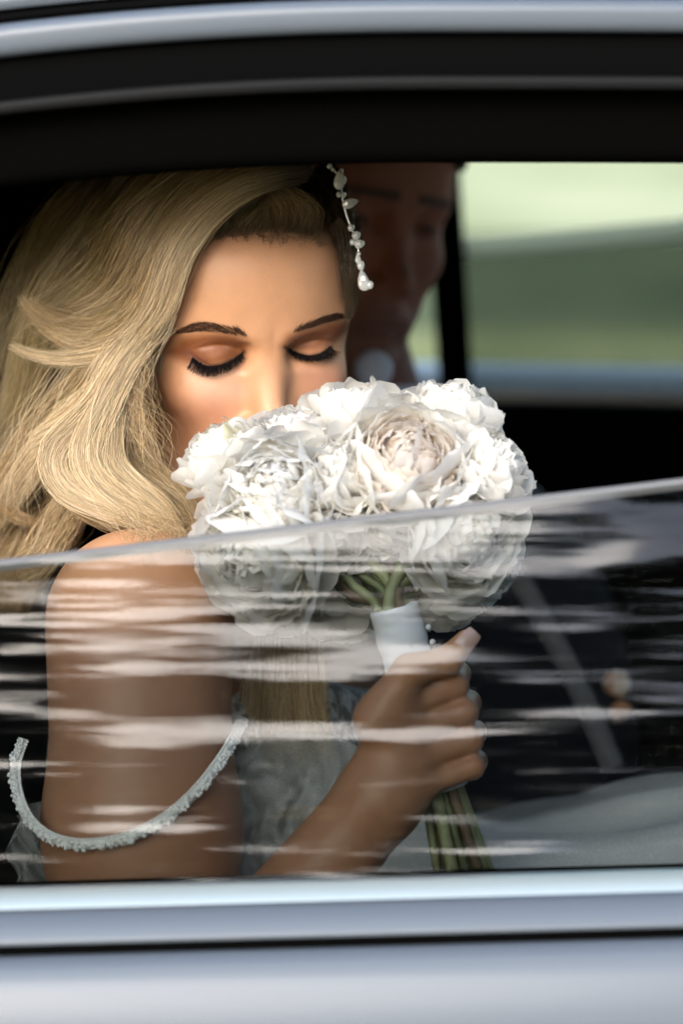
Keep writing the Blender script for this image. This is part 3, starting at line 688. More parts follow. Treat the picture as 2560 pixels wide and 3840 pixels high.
for bi, pg in enumerate(BROWS):
    pg = np.array(pg, float); lo, hi = pg.min(0), pg.max(0); q = rng.uniform(lo, hi, (2600, 2)); q = q[poly_sd(q, pg) < -1][:420]
    inner = (940, 1262) if bi == 0 else (1092, 1248); sgn = -1 if bi == 0 else 1
    tt = np.abs(q[:, 0] - inner[0]) / 290.
    ang = np.radians(62 - 75 * np.clip(tt * 1.3, 0, 1)) + rng.normal(0, .12, len(q))
    L = rng.uniform(20, 34, len(q)) * (1.05 - .4 * tt); d = np.stack([sgn * np.cos(ang), -np.sin(ang)], 1) * L[:, None]
    A = on_face(q[:, 0], q[:, 1], .0002); B = on_face(q[:, 0] + d[:, 0], q[:, 1] + d[:, 1], .0005)
    m = 4; u = np.linspace(0, 1, m)[None, :, None]; paths = A[:, None] * (1 - u) + B[:, None] * u; paths[..., 1] -= (np.sin(u * math.pi) * .0006)[..., 0]
    w = np.broadcast_to(.00028 * (1 - .75 * np.linspace(0, 1, m))[None], (len(q), m)); v, f = strand_mesh(paths, w, .4)
    tag(mesh_obj('eyebrow', to_world(v), f, M_BROWHAIR, bride), kind='stuff')
# thumb nail
M_NAIL = simple('nail_polish', (.70, .46, .40), .18, coat=.6)
ta, tb = np.array(THUMB[0][2]), np.array(THUMB[0][3]); tt = (tb - ta) / np.linalg.norm(tb - ta); tn = np.array([.35, -.8, .25]); tn -= tt * (tn @ tt); tn /= np.linalg.norm(tn); tsd = np.cross(tt, tn)
nv = []; 
for a in np.linspace(-.004, .0085, 7):
    for b in np.linspace(-1, 1, 7):
        w = .0052 * (1 - max(0, (a - .004) / .006) ** 2 * .35); rr = .0068; nv.append(tb + tt * (a - .002) + tsd * b * w + tn * (rr * math.cos(b * .75) - .0002 - .10 * max(0, a)))
mesh_obj('fingernail', to_world(np.array(nv)), [(i * 7 + j, i * 7 + j + 1, (i + 1) * 7 + j + 1, (i + 1) * 7 + j) for i in range(6) for j in range(6)], M_NAIL, bride)

# hair depth: shell round the head
EC = HB.out(0, -4, 34); ER = np.array([.073, .096, .082])
def shell_Y(px, py, lift):
    Y = np.zeros(len(px))
    R = HB.R; r = ER + lift
    for i in range(len(px)):
        a = P(px[i], py[i], -.4); b = P(px[i], py[i], .4); d = (b - a) / .8
        qa = (R.T @ (a - EC)) / r; qd = (R.T @ d) / r
        A = qd @ qd; Bq = qa @ qd; C = qa @ qa - 1; D = Bq * Bq - A * C
        t = (-Bq - math.sqrt(D)) / A if D > 0 else -Bq / A
        Y[i] = -.4 + t
    return Y
def skin_Y(px, py, lift):
    px = np.array(px, float); py = np.array(py, float); h = hit(px, py, lift, miss=9.); s = shell_Y(px, py, lift + .004); return np.where(h > 5, s, np.minimum(h, .13))
PATHS = []; WID = []; HCOL = []
BLOND = np.array([.53, .385, .205]); LIGHT = np.array([.67, .52, .315]); HONEY = np.array([.38, .25, .115]); ROOT_SHADE = np.array([.075, .048, .023]); OLIVE = np.array([.36, .27, .125])  # root and olive tones: own lowlights plus roof shade put into the colour
def lock(pts, w0, w1, w2, n, tone, lift=.02, depth=.45, Y=None, root=0.0, wave=.0012, fly=.05, thick=.00032, m=20, rag=.80, late=.06):
    """pts in pixels; widths (px half-width) at root, middle, tip; Y: None = on the head shell, number or list = depth"""
    pts = np.array(pts, float); k = len(pts)
    if pts[:, 0].max() < 800: pts[:, 0] -= 78 * smoothstep(1170, 1290, pts[:, 1]) * (1 - smoothstep(1740, 1930, pts[:, 1])) * smoothstep(330, 540, pts[:, 0])
    n = int(n * 1.75) if n > 100 else n
    if isinstance(Y, str): Yg = skin_Y(pts[:, 0], pts[:, 1], lift)
    elif Y is None: Yg = shell_Y(pts[:, 0], pts[:, 1], lift)
    else:
        Yg = np.array(Y, float) * np.ones(k)
        nanm = np.isnan(Yg)
        if nanm.any(): Yg[nanm] = shell_Y(pts[nanm, 0], pts[nanm, 1], lift)
    C = spline(P(pts[:, 0], pts[:, 1], Yg), m)
    T = np.gradient(C, axis=0); T /= np.linalg.norm(T, axis=1)[:, None]
    S = np.cross(T, [0, 1., 0]); S /= np.linalg.norm(S, axis=1)[:, None] + 1e-9; Bn = np.cross(T, S)
    t = np.linspace(0, 1, m); hw = (np.interp(t, [0, .5, 1], [w0, w1, w2])) * .000162 * 1.3
    rr = np.sqrt(rng.uniform(0, 1, n)); th = rng.uniform(0, 2 * math.pi, n); a = rr * np.cos(th); b = rr * np.sin(th)
    isfly = rng.uniform(0, 1, n) < fly
    amp = np.where(isfly, rng.uniform(1.5, 5.0, n), 1.0)
    ph = rng.uniform(0, 6.28, (n, 3)); fr = rng.uniform(.6, 2.2, (n, 3))
    wv = lambda k_: wave * amp[:, None] * np.sin(ph[:, k_:k_ + 1] + fr[:, k_:k_ + 1] * 6.28 * t[None]) * (.25 + .75 * t[None])
    # sub-clumps: strands gather towards a few centres
    nc = max(3, n // 28); ci = rng.integers(0, nc, n); ca = rng.uniform(-.9, .9, nc); cb = rng.uniform(-.7, .7, nc)
    g = (.08 + .50 * smoothstep(.1, 1, t))[None]
    aa = a[:, None] * (1 - g) + ca[ci][:, None] * g + a[:, None] * .18 * g; bb = b[:, None] * (1 - g) + cb[ci][:, None] * g + b[:, None] * .15 * g
    t0 = rng.uniform(0, late, n); t1 = np.where(isfly, rng.uniform(.6, 1, n), rng.uniform(rag, 1.0, n))
    wan = rng.normal(0, .16, (n, 1)) * t[None] ** 1.3; wan2 = rng.normal(0, .22, (n, 1)) * np.sin(t[None] * 3.1 + rng.uniform(0, 3, (n, 1)))
    aa = aa + wan + wan2; bb = bb + wan2[::-1]
    pos = C[None] + S[None] * (aa * hw[None] + wv(0))[..., None] + Bn[None] * (bb * hw[None] * depth * .55 + wv(1))[..., None]
    # trim each strand to its own range
    ts = t0[:, None] + (t1 - t0)[:, None] * t[None]; idx = ts * (m - 1); i0 = np.clip(idx.astype(int), 0, m - 2); fr_ = (idx - i0)[..., None]
    ar = np.arange(n)[:, None]; pos = pos[ar, i0] * (1 - fr_) + pos[ar, i0 + 1] * fr_
    wd = thick * rng.uniform(.65, 1.2, n)[:, None] * np.interp(t, [0, .1, .8, 1], [.6, 1, .9, .25])[None]
    wd = np.where(isfly[:, None], wd * .55, wd)
    base = np.array(tone)[None] * (rng.uniform(.50, 1.28, n)[:, None] * (1 + .12 * rng.normal(0, 1, nc)[ci][:, None])) * (1 + rng.normal(0, .03, (n, 3)))
    cols = np.repeat(base[:, None, :], m, 1)
    if root > 0:  # dark root colour, carried further down the crown to stand for shade
        g = (1 - smoothstep(0, root, t))[None, :, None]; cols = cols * (1 - g) + ROOT_SHADE * g
    PATHS.append(pos); WID.append(wd); HCOL.append(cols)
NA = float('nan')
# crown: from the parting, sweeping to her right and out into the flipped ends; coloured darker for the roof's shade
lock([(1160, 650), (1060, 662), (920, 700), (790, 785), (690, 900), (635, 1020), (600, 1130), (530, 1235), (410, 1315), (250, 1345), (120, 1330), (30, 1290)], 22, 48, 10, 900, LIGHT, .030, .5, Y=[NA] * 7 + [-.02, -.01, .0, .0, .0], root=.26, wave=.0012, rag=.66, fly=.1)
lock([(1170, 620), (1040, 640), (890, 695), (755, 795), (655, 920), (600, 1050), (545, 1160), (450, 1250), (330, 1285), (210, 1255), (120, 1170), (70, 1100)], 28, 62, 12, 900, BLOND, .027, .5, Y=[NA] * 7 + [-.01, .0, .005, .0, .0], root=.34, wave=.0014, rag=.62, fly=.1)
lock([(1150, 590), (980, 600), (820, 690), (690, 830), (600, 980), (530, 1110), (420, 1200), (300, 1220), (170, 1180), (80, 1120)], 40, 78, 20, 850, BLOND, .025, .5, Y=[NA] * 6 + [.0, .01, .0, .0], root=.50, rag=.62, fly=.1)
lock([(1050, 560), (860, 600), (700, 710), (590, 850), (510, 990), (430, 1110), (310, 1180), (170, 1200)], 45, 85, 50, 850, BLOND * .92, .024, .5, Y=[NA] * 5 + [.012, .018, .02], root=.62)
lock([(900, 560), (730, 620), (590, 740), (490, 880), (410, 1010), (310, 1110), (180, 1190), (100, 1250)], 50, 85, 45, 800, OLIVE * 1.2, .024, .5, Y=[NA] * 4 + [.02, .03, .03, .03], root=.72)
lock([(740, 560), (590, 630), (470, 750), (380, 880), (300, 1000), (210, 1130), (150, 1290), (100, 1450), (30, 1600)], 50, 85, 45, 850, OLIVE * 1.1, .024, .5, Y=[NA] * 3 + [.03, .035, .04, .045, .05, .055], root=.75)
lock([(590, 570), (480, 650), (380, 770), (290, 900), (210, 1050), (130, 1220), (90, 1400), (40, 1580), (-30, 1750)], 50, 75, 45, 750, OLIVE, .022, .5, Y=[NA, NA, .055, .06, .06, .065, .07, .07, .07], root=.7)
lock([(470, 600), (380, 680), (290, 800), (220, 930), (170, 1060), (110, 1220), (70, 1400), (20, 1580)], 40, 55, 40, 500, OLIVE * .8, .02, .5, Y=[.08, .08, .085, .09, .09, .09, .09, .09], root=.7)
# underlay that fills behind the swoop
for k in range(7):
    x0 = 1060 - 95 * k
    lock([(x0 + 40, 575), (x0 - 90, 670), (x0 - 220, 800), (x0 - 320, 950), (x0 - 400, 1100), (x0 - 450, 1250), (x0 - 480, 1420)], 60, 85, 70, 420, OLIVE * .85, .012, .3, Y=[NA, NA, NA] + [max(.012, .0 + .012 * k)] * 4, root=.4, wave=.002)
# roots drawn up from the forehead under the swoop
ROOT_DARK = ROOT_SHADE; ROOT_SHADE = ROOT_SHADE * 1.7
for x in np.linspace(690, 1300, 34):
    x = x + rng.uniform(-8, 8); yy = np.interp(x, [680, 760, 860, 960, 1060, 1160, 1240, 1300], [925, 885, 868, 872, 862, 872, 905, 985]) + rng.uniform(-34, 24)
    if x < 1150: tr = [(x, yy), (x + 22, yy - 40), (x + 20, yy - 85), (x - 30, yy - 125), (x - 110, yy - 150)]
    else: tr = [(x, yy), (x + 16, yy - 50), (x + 22, yy - 110), (x + 12, yy - 180), (x + 0, yy - 240)]
    tone = (ROOT_SHADE * 1.1 + HONEY * rng.uniform(.2, 1.0)) if x < 1150 else ROOT_SHADE * 1.3 + HONEY * rng.uniform(0, .15)
    lock(tr, 24, 30, 26, 130, tone, .005, .6, Y=list(skin_Y(np.array(tr)[:, 0], np.array(tr)[:, 1], .0012) - np.array([0, .0012, .004, .006, .008])), root=.45, wave=.0018, fly=.25, thick=.00028, rag=.55, late=.42)
ROOT_SHADE = ROOT_DARK
# baby hairs on the hairline
for x, y, dx, dy in [(960, 862, 60, 55), (1000, 860, 50, 70), (1030, 862, 45, 60), (1080, 866, -25, 55), (900, 872, 30, 45), (1120, 872, 35, 60), (860, 866, 45, 30), (1180, 885, 40, 45), (760, 890, -30, 50)]:
    lock([(x, y - 20), (x + dx * .25, y + dy * .3), (x + dx, y + dy)], 14, 12, 10, 12, ROOT_SHADE * 1.6, .004, .2, Y=list(hit([x, x + dx * .25, x + dx], [y - 12, y + dy * .3, y + dy], .0012)), wave=.0022, fly=.5, thick=.00028)
# the drawn-back side beyond the parting
for k, (x0, y0) in enumerate([(1185, 620), (1200, 640), (1210, 600), (1225, 680), (1190, 700), (1170, 670), (1235, 760), (1250, 830)]):
    lock([(x0, y0), (x0 + 50, y0 + 70), (1272 + 4 * k, y0 + 190), (1300 + 2 * k, 1000 + 10 * k), (1306 + 2 * k, 1110), (1306, 1200)], 22, 16, 6, 200, ROOT_SHADE * .85, .005, .4, Y='skin', root=.3, wave=.0016)
# falling lengths beside the cheek
lock([(640, 1190), (560, 1300), (470, 1420), (380, 1510), (270, 1590), (170, 1680), (80, 1800), (10, 1900)], 40, 60, 40, 750, LIGHT, Y=[-.01, -.012, -.01, -.005, .0, .01, .02, .03], wave=.0016)
lock([(600, 1240), (500, 1370), (400, 1480), (300, 1560), (210, 1620), (110, 1680)], 40, 52, 30, 520, LIGHT, Y=[-.015, -.02, -.02, -.015, -.01, -.005])
lock([(480, 1260), (380, 1380), (270, 1500), (170, 1620), (90, 1740), (0, 1880), (-60, 2000)], 45, 70, 50, 650, BLOND, Y=[.0, .0, .008, .02, .03, .04, .045], wave=.0018)
lock([(330, 1280), (250, 1400), (170, 1540), (90, 1680), (20, 1830), (-60, 1960)], 45, 70, 50, 520, BLOND * .75, Y=.06, wave=.002)
# the big C curl over the shoulder
lock([(610, 1260), (520, 1390), (420, 1500), (310, 1590), (225, 1670), (205, 1750), (255, 1830), (370, 1890), (520, 1945), (650, 1975)], 35, 46, 26, 800, LIGHT, Y=[-.02, -.028, -.03, -.032, -.035, -.04, -.045, -.05, -.05, -.045], wave=.001)
lock([(600, 1300), (510, 1430), (420, 1530), (345, 1620), (320, 1710), (370, 1800), (470, 1880), (580, 1945), (680, 2010)], 30, 44, 26, 750, LIGHT * 1.02, Y=[-.02, -.03, -.034, -.04, -.046, -.05, -.053, -.05, -.045], wave=.001)
lock([(600, 1330), (520, 1450), (470, 1560), (455, 1660), (480, 1740), (540, 1820), (600, 1900), (650, 1990), (690, 2060)], 28, 42, 24, 700, LIGHT, Y=[-.015, -.02, -.028, -.036, -.045, -.05, -.05, -.046, -.044], wave=.0012)
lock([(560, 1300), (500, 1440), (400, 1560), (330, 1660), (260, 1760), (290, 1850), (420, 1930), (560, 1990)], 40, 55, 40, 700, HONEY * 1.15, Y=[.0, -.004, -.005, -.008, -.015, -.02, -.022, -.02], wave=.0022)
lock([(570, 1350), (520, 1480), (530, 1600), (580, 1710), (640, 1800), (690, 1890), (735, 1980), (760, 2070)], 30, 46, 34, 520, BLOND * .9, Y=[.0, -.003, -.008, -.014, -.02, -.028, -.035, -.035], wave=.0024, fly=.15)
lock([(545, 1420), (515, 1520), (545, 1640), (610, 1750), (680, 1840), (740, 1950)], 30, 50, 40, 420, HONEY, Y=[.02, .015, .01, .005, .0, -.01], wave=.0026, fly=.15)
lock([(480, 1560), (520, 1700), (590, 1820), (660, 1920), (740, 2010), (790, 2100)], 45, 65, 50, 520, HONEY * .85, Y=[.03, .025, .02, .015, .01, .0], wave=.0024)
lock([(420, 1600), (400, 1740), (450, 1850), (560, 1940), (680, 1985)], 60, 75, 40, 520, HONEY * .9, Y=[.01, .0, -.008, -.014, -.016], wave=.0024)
# fill between the curls
lock([(540, 1400), (450, 1530), (370, 1640), (300, 1740), (330, 1830), (450, 1910), (590, 1975)], 60, 75, 45, 800, BLOND, Y=[-.006, -.01, -.014, -.02, -.028, -.034, -.034], wave=.002)
lock([(580, 1400), (520, 1520), (430, 1640), (410, 1730), (460, 1820), (560, 1910), (660, 1990)], 50, 65, 40, 700, BLOND * 1.05, Y=[-.006, -.012, -.018, -.024, -.03, -.036, -.036], wave=.002)
lock([(570, 1440), (530, 1560), (500, 1680), (530, 1780), (600, 1870), (690, 1960), (740, 2040)], 45, 60, 40, 600, BLOND, Y=[-.006, -.008, -.014, -.02, -.026, -.03, -.034], wave=.002)
# looser wisps by the cheek
for k in range(9):
    x = 640 - 12 * k; y = 1150 + 18 * k
    lock([(x, y), (x - 30 + 8 * k, y + 120), (x - 60 + 10 * k, y + 260), (x - 20 + 12 * k, y + 420), (x + 40 + 6 * k, y + 560)], 16, 30, 22, 26, BLOND, Y=[-.012, -.018, -.02, -.022, -.03], wave=.0045, fly=.6, thick=.0004)
# back lengths, low and out of the light
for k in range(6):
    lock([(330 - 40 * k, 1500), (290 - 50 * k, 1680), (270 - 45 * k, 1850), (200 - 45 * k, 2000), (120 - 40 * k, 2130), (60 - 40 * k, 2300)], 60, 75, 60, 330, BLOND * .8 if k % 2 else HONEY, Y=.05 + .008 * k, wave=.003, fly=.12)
lock([(-60, 1850), (10, 1890), (70, 1940), (140, 1960)], 20, 24, 15, 120, HONEY, Y=.03)
lock([(330, 1780), (260, 1900), (200, 2000), (150, 2090), (60, 2160)], 40, 50, 36, 380, BLOND, Y=[.01, .015, .01, .005, .005], wave=.0026, fly=.12)
# loose single hairs crossing the waves
for g_, yy_ in (([(900, 640), (700, 780), (560, 960), (430, 1130), (250, 1230), (90, 1260), (10, 1230)], [NA, NA, NA, NA, -.004, -.004, -.004]), ([(700, 640), (500, 800), (360, 980), (230, 1120), (110, 1220), (20, 1330)], [NA, NA, .02, .02, .02, .02]),
                ([(560, 1250), (420, 1420), (280, 1580), (160, 1700), (120, 1830), (180, 1960)], [-.03, -.034, -.036, -.036, -.036, -.034]), ([(600, 1300), (500, 1480), (430, 1640), (430, 1780), (520, 1920), (640, 2040)], [-.03, -.038, -.048, -.056, -.058, -.052]),
                ([(300, 1300), (200, 1440), (110, 1620), (60, 1800), (30, 2000)], [.0, .0, .01, .015, .02]), ([(640, 1060), (600, 1220), (540, 1380), (520, 1540), (600, 1700)], [-.03, -.03, -.026, -.024, -.024])):
    lock(g_, 50, 85, 110, 40, LIGHT, .034, .4, Y=yy_, wave=.0016, fly=.85, thick=.00034, rag=.5, late=.4)
# strands strewn over the shoulder
for k in range(8):
    x = 480 + 40 * k
    lock([(x - 80, 1900 + 8 * k), (x, 1985), (x + 20, 2050), (x - 10 + 14 * k, 2130)], 18, 24, 20, 14, BLOND, Y=list(hit([x - 80, x, x + 20, x - 10 + 14 * k], [1990, 2010, 2060, 2130], .004)), wave=.004, fly=.7, thick=.00035)
# the length that falls in front of her chest
for k in range(6):
    x = 950 + 42 * k
    lock([(x + 60, 1900), (x + 20, 2150), (x, 2380), (x - 5 + 4 * k, 2560), (x - 20 + 12 * k, 2700), (x - 30 + 26 * k, 2920)], 40, 45, 30, 260, BLOND if k % 2 else LIGHT * .95, Y=[.03, .02, .005, .0, .0, .0], wave=.002, fly=.15, rag=.6)
hv, hf = strand_mesh(np.concatenate(PATHS), np.concatenate(WID)); hc = np.repeat(np.concatenate(HCOL).reshape(-1, 3), 2, 0)
mesh_obj('hair', to_world(hv), hf, M_HAIR, bride, colors=np.clip(hc, 0, 1))

# ------------------------------------------------------------------ dress
def lace_mat():
    m, n, l, b = new_mat('ivory_lace'); b.inputs['Base Color'].default_value = (.62, .60, .54, 1); b.inputs['Roughness'].default_value = .8
    tc = n.new('ShaderNodeTexCoord'); vo = n.new('ShaderNodeTexVoronoi'); vo.inputs['Scale'].default_value = 150; l.new(tc.outputs['Object'], vo.inputs['Vector'])
    no = n.new('ShaderNodeTexNoise'); no.inputs['Scale'].default_value = 130; no.inputs['Detail'].default_value = 5; l.new(tc.outputs['Object'], no.inputs['Vector'])
    r = n.new('ShaderNodeValToRGB'); r.color_ramp.elements[0].position = .42; r.color_ramp.elements[1].position = .58; r.color_ramp.elements[0].color = (.24, .22, .18, 1); r.color_ramp.elements[1].color = (.68, .66, .60, 1)
    l.new(no.outputs['Fac'], r.inputs[0]); l.new(r.outputs[0], b.inputs['Base Color'])
    bu = n.new('ShaderNodeBump'); bu.inputs['Strength'].default_value = .6; bu.inputs['Distance'].default_value = .002; l.new(vo.outputs['Distance'], bu.inputs['Height']); l.new(bu.outputs[0], b.inputs['Normal']); return m
M_LACE = lace_mat()
def tulle_mat(name, col, alpha):
    m, n, l, b = new_mat(name); b.inputs['Base Color'].default_value = (*col, 1); b.inputs['Roughness'].default_value = .75
    tr = n.new('ShaderNodeBsdfTransparent'); mx = n.new('ShaderNodeMixShader'); tl = n.new('ShaderNodeBsdfTranslucent'); tl.inputs[0].default_value = (*col, 1)
    m2 = n.new('ShaderNodeMixShader'); m2.inputs[0].default_value = .35; l.new(b.outputs[0], m2.inputs[1]); l.new(tl.outputs[0], m2.inputs[2])
    tc = n.new('ShaderNodeTexCoord'); no = n.new('ShaderNodeTexNoise'); no.inputs['Scale'].default_value = 900; l.new(tc.outputs['Object'], no.inputs['Vector'])
    mr = n.new('ShaderNodeMapRange'); mr.inputs['To Min'].default_value = alpha - .15; mr.inputs['To Max'].default_value = alpha + .15; l.new(no.outputs['Fac'], mr.inputs['Value'])
    l.new(mr.outputs[0], mx.inputs[0]); l.new(tr.outputs[0], mx.inputs[1]); l.new(m2.outputs[0], mx.inputs[2]); l.new(mx.outputs[0], n['Material Output'].inputs[0]); return m
M_TULLE = tulle_mat('tulle', (.80, .83, .82), .34); M_SKIRT = tulle_mat('skirt_tulle', (.95, .97, .95), .95)
tc_ = P(840, 2960, .13)
def bodice_sdf(p):
    t = ell(p, tc_, (.1015, .1585, .2035), TR); t = smin(t, ell(p, P(1020, 2800, .08), (.045, .06, .07), TR), .06)
    d = np.maximum(t, (p[:, 2] - P(1000, 2560, .1)[2] + .35 * (p[:, 0] - .0)).astype(np.float32)); arm = cone(p, SHO, ELB, .062, .05)
    return np.maximum(d, -arm)
bv, bf = sdf_mesh(bodice_sdf, (-.30, -.10, .72), (.12, .40, 1.16), .0035)
mesh_obj('bodice', to_world(bv), bf.astype(np.int32), M_LACE, bride)
# puffed skirt over the lap (world)
nx, ny = 130, 70; xs = np.linspace(-.16, .95, nx); ys = np.linspace(-.205, .34, ny); gx, gyy = np.meshgrid(xs, ys, indexing='ij')
top = .862 + .028 * smoothstep(.02, .3, gx) - .09 * (1 - smoothstep(-.12, .06, gx))
prof = smoothstep(-.215, -.15, gyy) * (1 - .5 * smoothstep(.04, .26, gyy))
fold = .006 * np.sin(38 * gyy + 5 * gx + 2 * np.sin(7 * gx)) + .004 * np.sin(70 * gyy - 13 * gx) + .003 * np.sin(33 * gx + 20 * gyy)
gz = .62 + (top - .62) * prof + fold
sv = np.stack([gx, gyy, gz], -1).reshape(-1, 3); i = (np.arange(nx - 1)[:, None] * ny + np.arange(ny - 1)[None]).reshape(-1); sf = np.stack([i, i + ny, i + ny + 1, i + 1], 1)
skirt = mesh_obj('skirt', sv, sf, M_SKIRT, bride)
sv2 = sv.copy(); sv2[:, 2] += .006 + .006 * np.sin(25 * sv[:, 0] + 40 * sv[:, 1]); mesh_obj('tulle_overlay', sv2, sf, tulle_mat('overlay', (.93, .96, .94), .30), skirt)
M_BEAD = simple('glass_bead', (.95, .96, .93), .10, spec=.8, coat=.6)
mb = MB()
for k in range(90):
    j = rng.integers(0, len(sv)); p = sv2[j]
    if p[0] > .05 and p[1] < .08: mb.add(*ellipsoid_vf(p + np.array([0, 0, .0015]), [.0011] * 3, 6, 4))
tag(mb.build('skirt_beads', M_BEAD, skirt), kind='stuff')
# beaded strap slipped off the shoulder
SP_ = [(88, 2770), (58, 2860), (62, 2960), (100, 3060), (170, 3130), (275, 3165), (400, 3160), (520, 3125), (640, 3055), (740, 2965), (820, 2865), (880, 2770), (915, 2690)]
sp = spline(np.c_[SP_, np.zeros(len(SP_))], 90)[:, :2]
Y = hit(sp[:, 0], sp[:, 1], .005, miss=-.06); Y = np.where(sp[:, 0] < 165, np.interp(sp[:, 1], [2770, 3130], [-.05, float(hit([175], [3120], .006)[0])]), Y); Y = np.convolve(np.pad(Y, 4, 'edge'), np.ones(9) / 9, 'valid')
C = P(sp[:, 0], sp[:, 1], Y); T = np.gradient(C, axis=0); T /= np.linalg.norm(T, axis=1)[:, None]; S = np.cross(T, [0, 1., 0]); S /= np.linalg.norm(S, axis=1)[:, None]
M_SATIN = simple('ivory_satin', (.85, .86, .82), .4)
hw = .0028; v = []
for i in range(90):
    for a, b in ((-1, .0), (-1, -.0018), (0, -.0026), (1, -.0018), (1, 0)): v.append(C[i] + S[i] * a * hw + np.array([0, b, 0]))
f = [(i * 5 + j, i * 5 + (j + 1) % 5, (i + 1) * 5 + (j + 1) % 5, (i + 1) * 5 + j) for i in range(89) for j in range(5)]
strap = mesh_obj('shoulder_strap', to_world(np.array(v)), f, M_SATIN, bride)
mb = MB(); cum = np.concatenate([[0], np.cumsum(np.linalg.norm(np.diff(C, axis=0), axis=1))])
def at_len(s): k = min(88, int(np.searchsorted(cum, s, side='right') - 1)); t = (s - cum[k]) / (cum[k + 1] - cum[k]); return C[k] * (1 - t) + C[k + 1] * t, S[k]
inner = -1 if S[45][2] < 0 else 1
s = .001
while s < cum[-1]:
    p, sd = at_len(s); q = p + sd * inner * (hw + .0003) + np.array([0, -.0022, 0]); mb.add(*ellipsoid_vf(to_world(q), [.00095] * 3, 8, 6)); s += .0021
for k in range(560):
    p, sd = at_len(rng.uniform(0, cum[-1])); r = rng.choice([.0007, .0009, .0012, .0015], p=[.3, .4, .2, .1]); q = p + sd * inner * rng.uniform(-1.15, .6) * hw + np.array([0, -.0028 - rng.uniform(0, .0015), 0])
    mb.add(*ellipsoid_vf(to_world(q), [r, r, r * rng.uniform(.8, 1.2)], 7, 5))
tag(mb.build('beading', M_BEAD, strap), kind='stuff')
# tulle drapes
def drape(rows, name, parent=bride, n=30):
    """rows: list of (px polyline, Y) from top to bottom"""
    cu = [spline(P(np.array(r)[:, 0], np.array(r)[:, 1], np.array(r)[:, 2] if len(r[0]) > 2 else y), n) for r, y in rows]
    m2 = 26; st = np.stack(cu); st = np.stack([spline(st[:, j], m2) for j in range(n)], 1)
    jj, ii = np.meshgrid(np.linspace(0, 1, n), np.linspace(0, 1, m2)); st[..., 1] += .006 * np.sin(16 * jj + 5 * ii + 2 * np.sin(6 * ii)) + .003 * np.sin(37 * jj - 9 * ii); st[..., 0] += .004 * np.sin(11 * ii + 7 * jj); cu = list(st)
    v = np.concatenate(cu); f = [(i * n + j, i * n + j + 1, (i + 1) * n + j + 1, (i + 1) * n + j) for i in range(len(cu) - 1) for j in range(n - 1)]
    return mesh_obj(name, to_world(v), f, M_TULLE, parent)
drape([([(820, 2870), (1000, 2760), (1200, 2740), (1330, 2800)], -.02), ([(790, 3050), (950, 2990), (1150, 2970), (1300, 3000)], -.035), ([(770, 3200), (920, 3150), (1100, 3130), (1250, 3150)], -.03), ([(790, 3400), (950, 3380), (1100, 3380), (1300, 3400)], -.03)], 'tulle_sleeve')
drape([([(60, 3060), (110, 3020), (170, 3010)], .01), ([(45, 3200), (100, 3170), (180, 3180)], .0), ([(40, 3420), (110, 3400), (200, 3400)], .0)], 'tulle_sleeve')
# ------------------------------------------------------------------ bouquet
rng = np.random.default_rng(21)
def petal_mat(name, col, col2):
    m, n, l, b = new_mat(name); tc = n.new('ShaderNodeTexCoord'); no = n.new('ShaderNodeTexNoise'); no.inputs['Scale'].default_value = 60; no.inputs['Detail'].default_value = 4; l.new(tc.outputs['Object'], no.inputs['Vector'])
    oi = n.new('ShaderNodeObjectInfo'); ad = n.new('ShaderNodeMath'); ad.operation = 'MULTIPLY_ADD'; ad.inputs[1].default_value = .35; l.new(oi.outputs['Random'], ad.inputs[0]); l.new(no.outputs['Fac'], ad.inputs[2])
    r = n.new('ShaderNodeValToRGB'); r.color_ramp.elements[0].position = .45; r.color_ramp.elements[1].position = .95; r.color_ramp.elements[0].color = (*col, 1); r.color_ramp.elements[1].color = (*col2, 1); l.new(ad.outputs[0], r.inputs[0]); l.new(r.outputs[0], b.inputs['Base Color'])
    b.inputs['Roughness'].default_value = .6; b.inputs['Specular IOR Level'].default_value = .25
    wv = n.new('ShaderNodeTexNoise'); wv.inputs['Scale'].default_value = 300; l.new(tc.outputs['Object'], wv.inputs['Vector']); bu = n.new('ShaderNodeBump'); bu.inputs['Strength'].default_value = .15; bu.inputs['Distance'].default_value = .0006; l.new(wv.outputs['Fac'], bu.inputs['Height']); l.new(bu.outputs[0], b.inputs['Normal'])
    tl = n.new('ShaderNodeBsdfTranslucent'); l.new(r.outputs[0], tl.inputs[0]); mx = n.new('ShaderNodeMixShader'); mx.inputs[0].default_value = .52; l.new(b.outputs[0], mx.inputs[1]); l.new(tl.outputs[0], mx.inputs[2]); l.new(mx.outputs[0], n['Material Output'].inputs[0]); return m
M_PETAL = petal_mat('white_petal', (.885, .875, .845), (.90, .88, .82)); M_CREAM = petal_mat('cream_petal', (.88, .80, .71), (.89, .85, .79))
M_YELLOW = petal_mat('pale_yellow_petal', (.78, .74, .52), (.82, .79, .66))
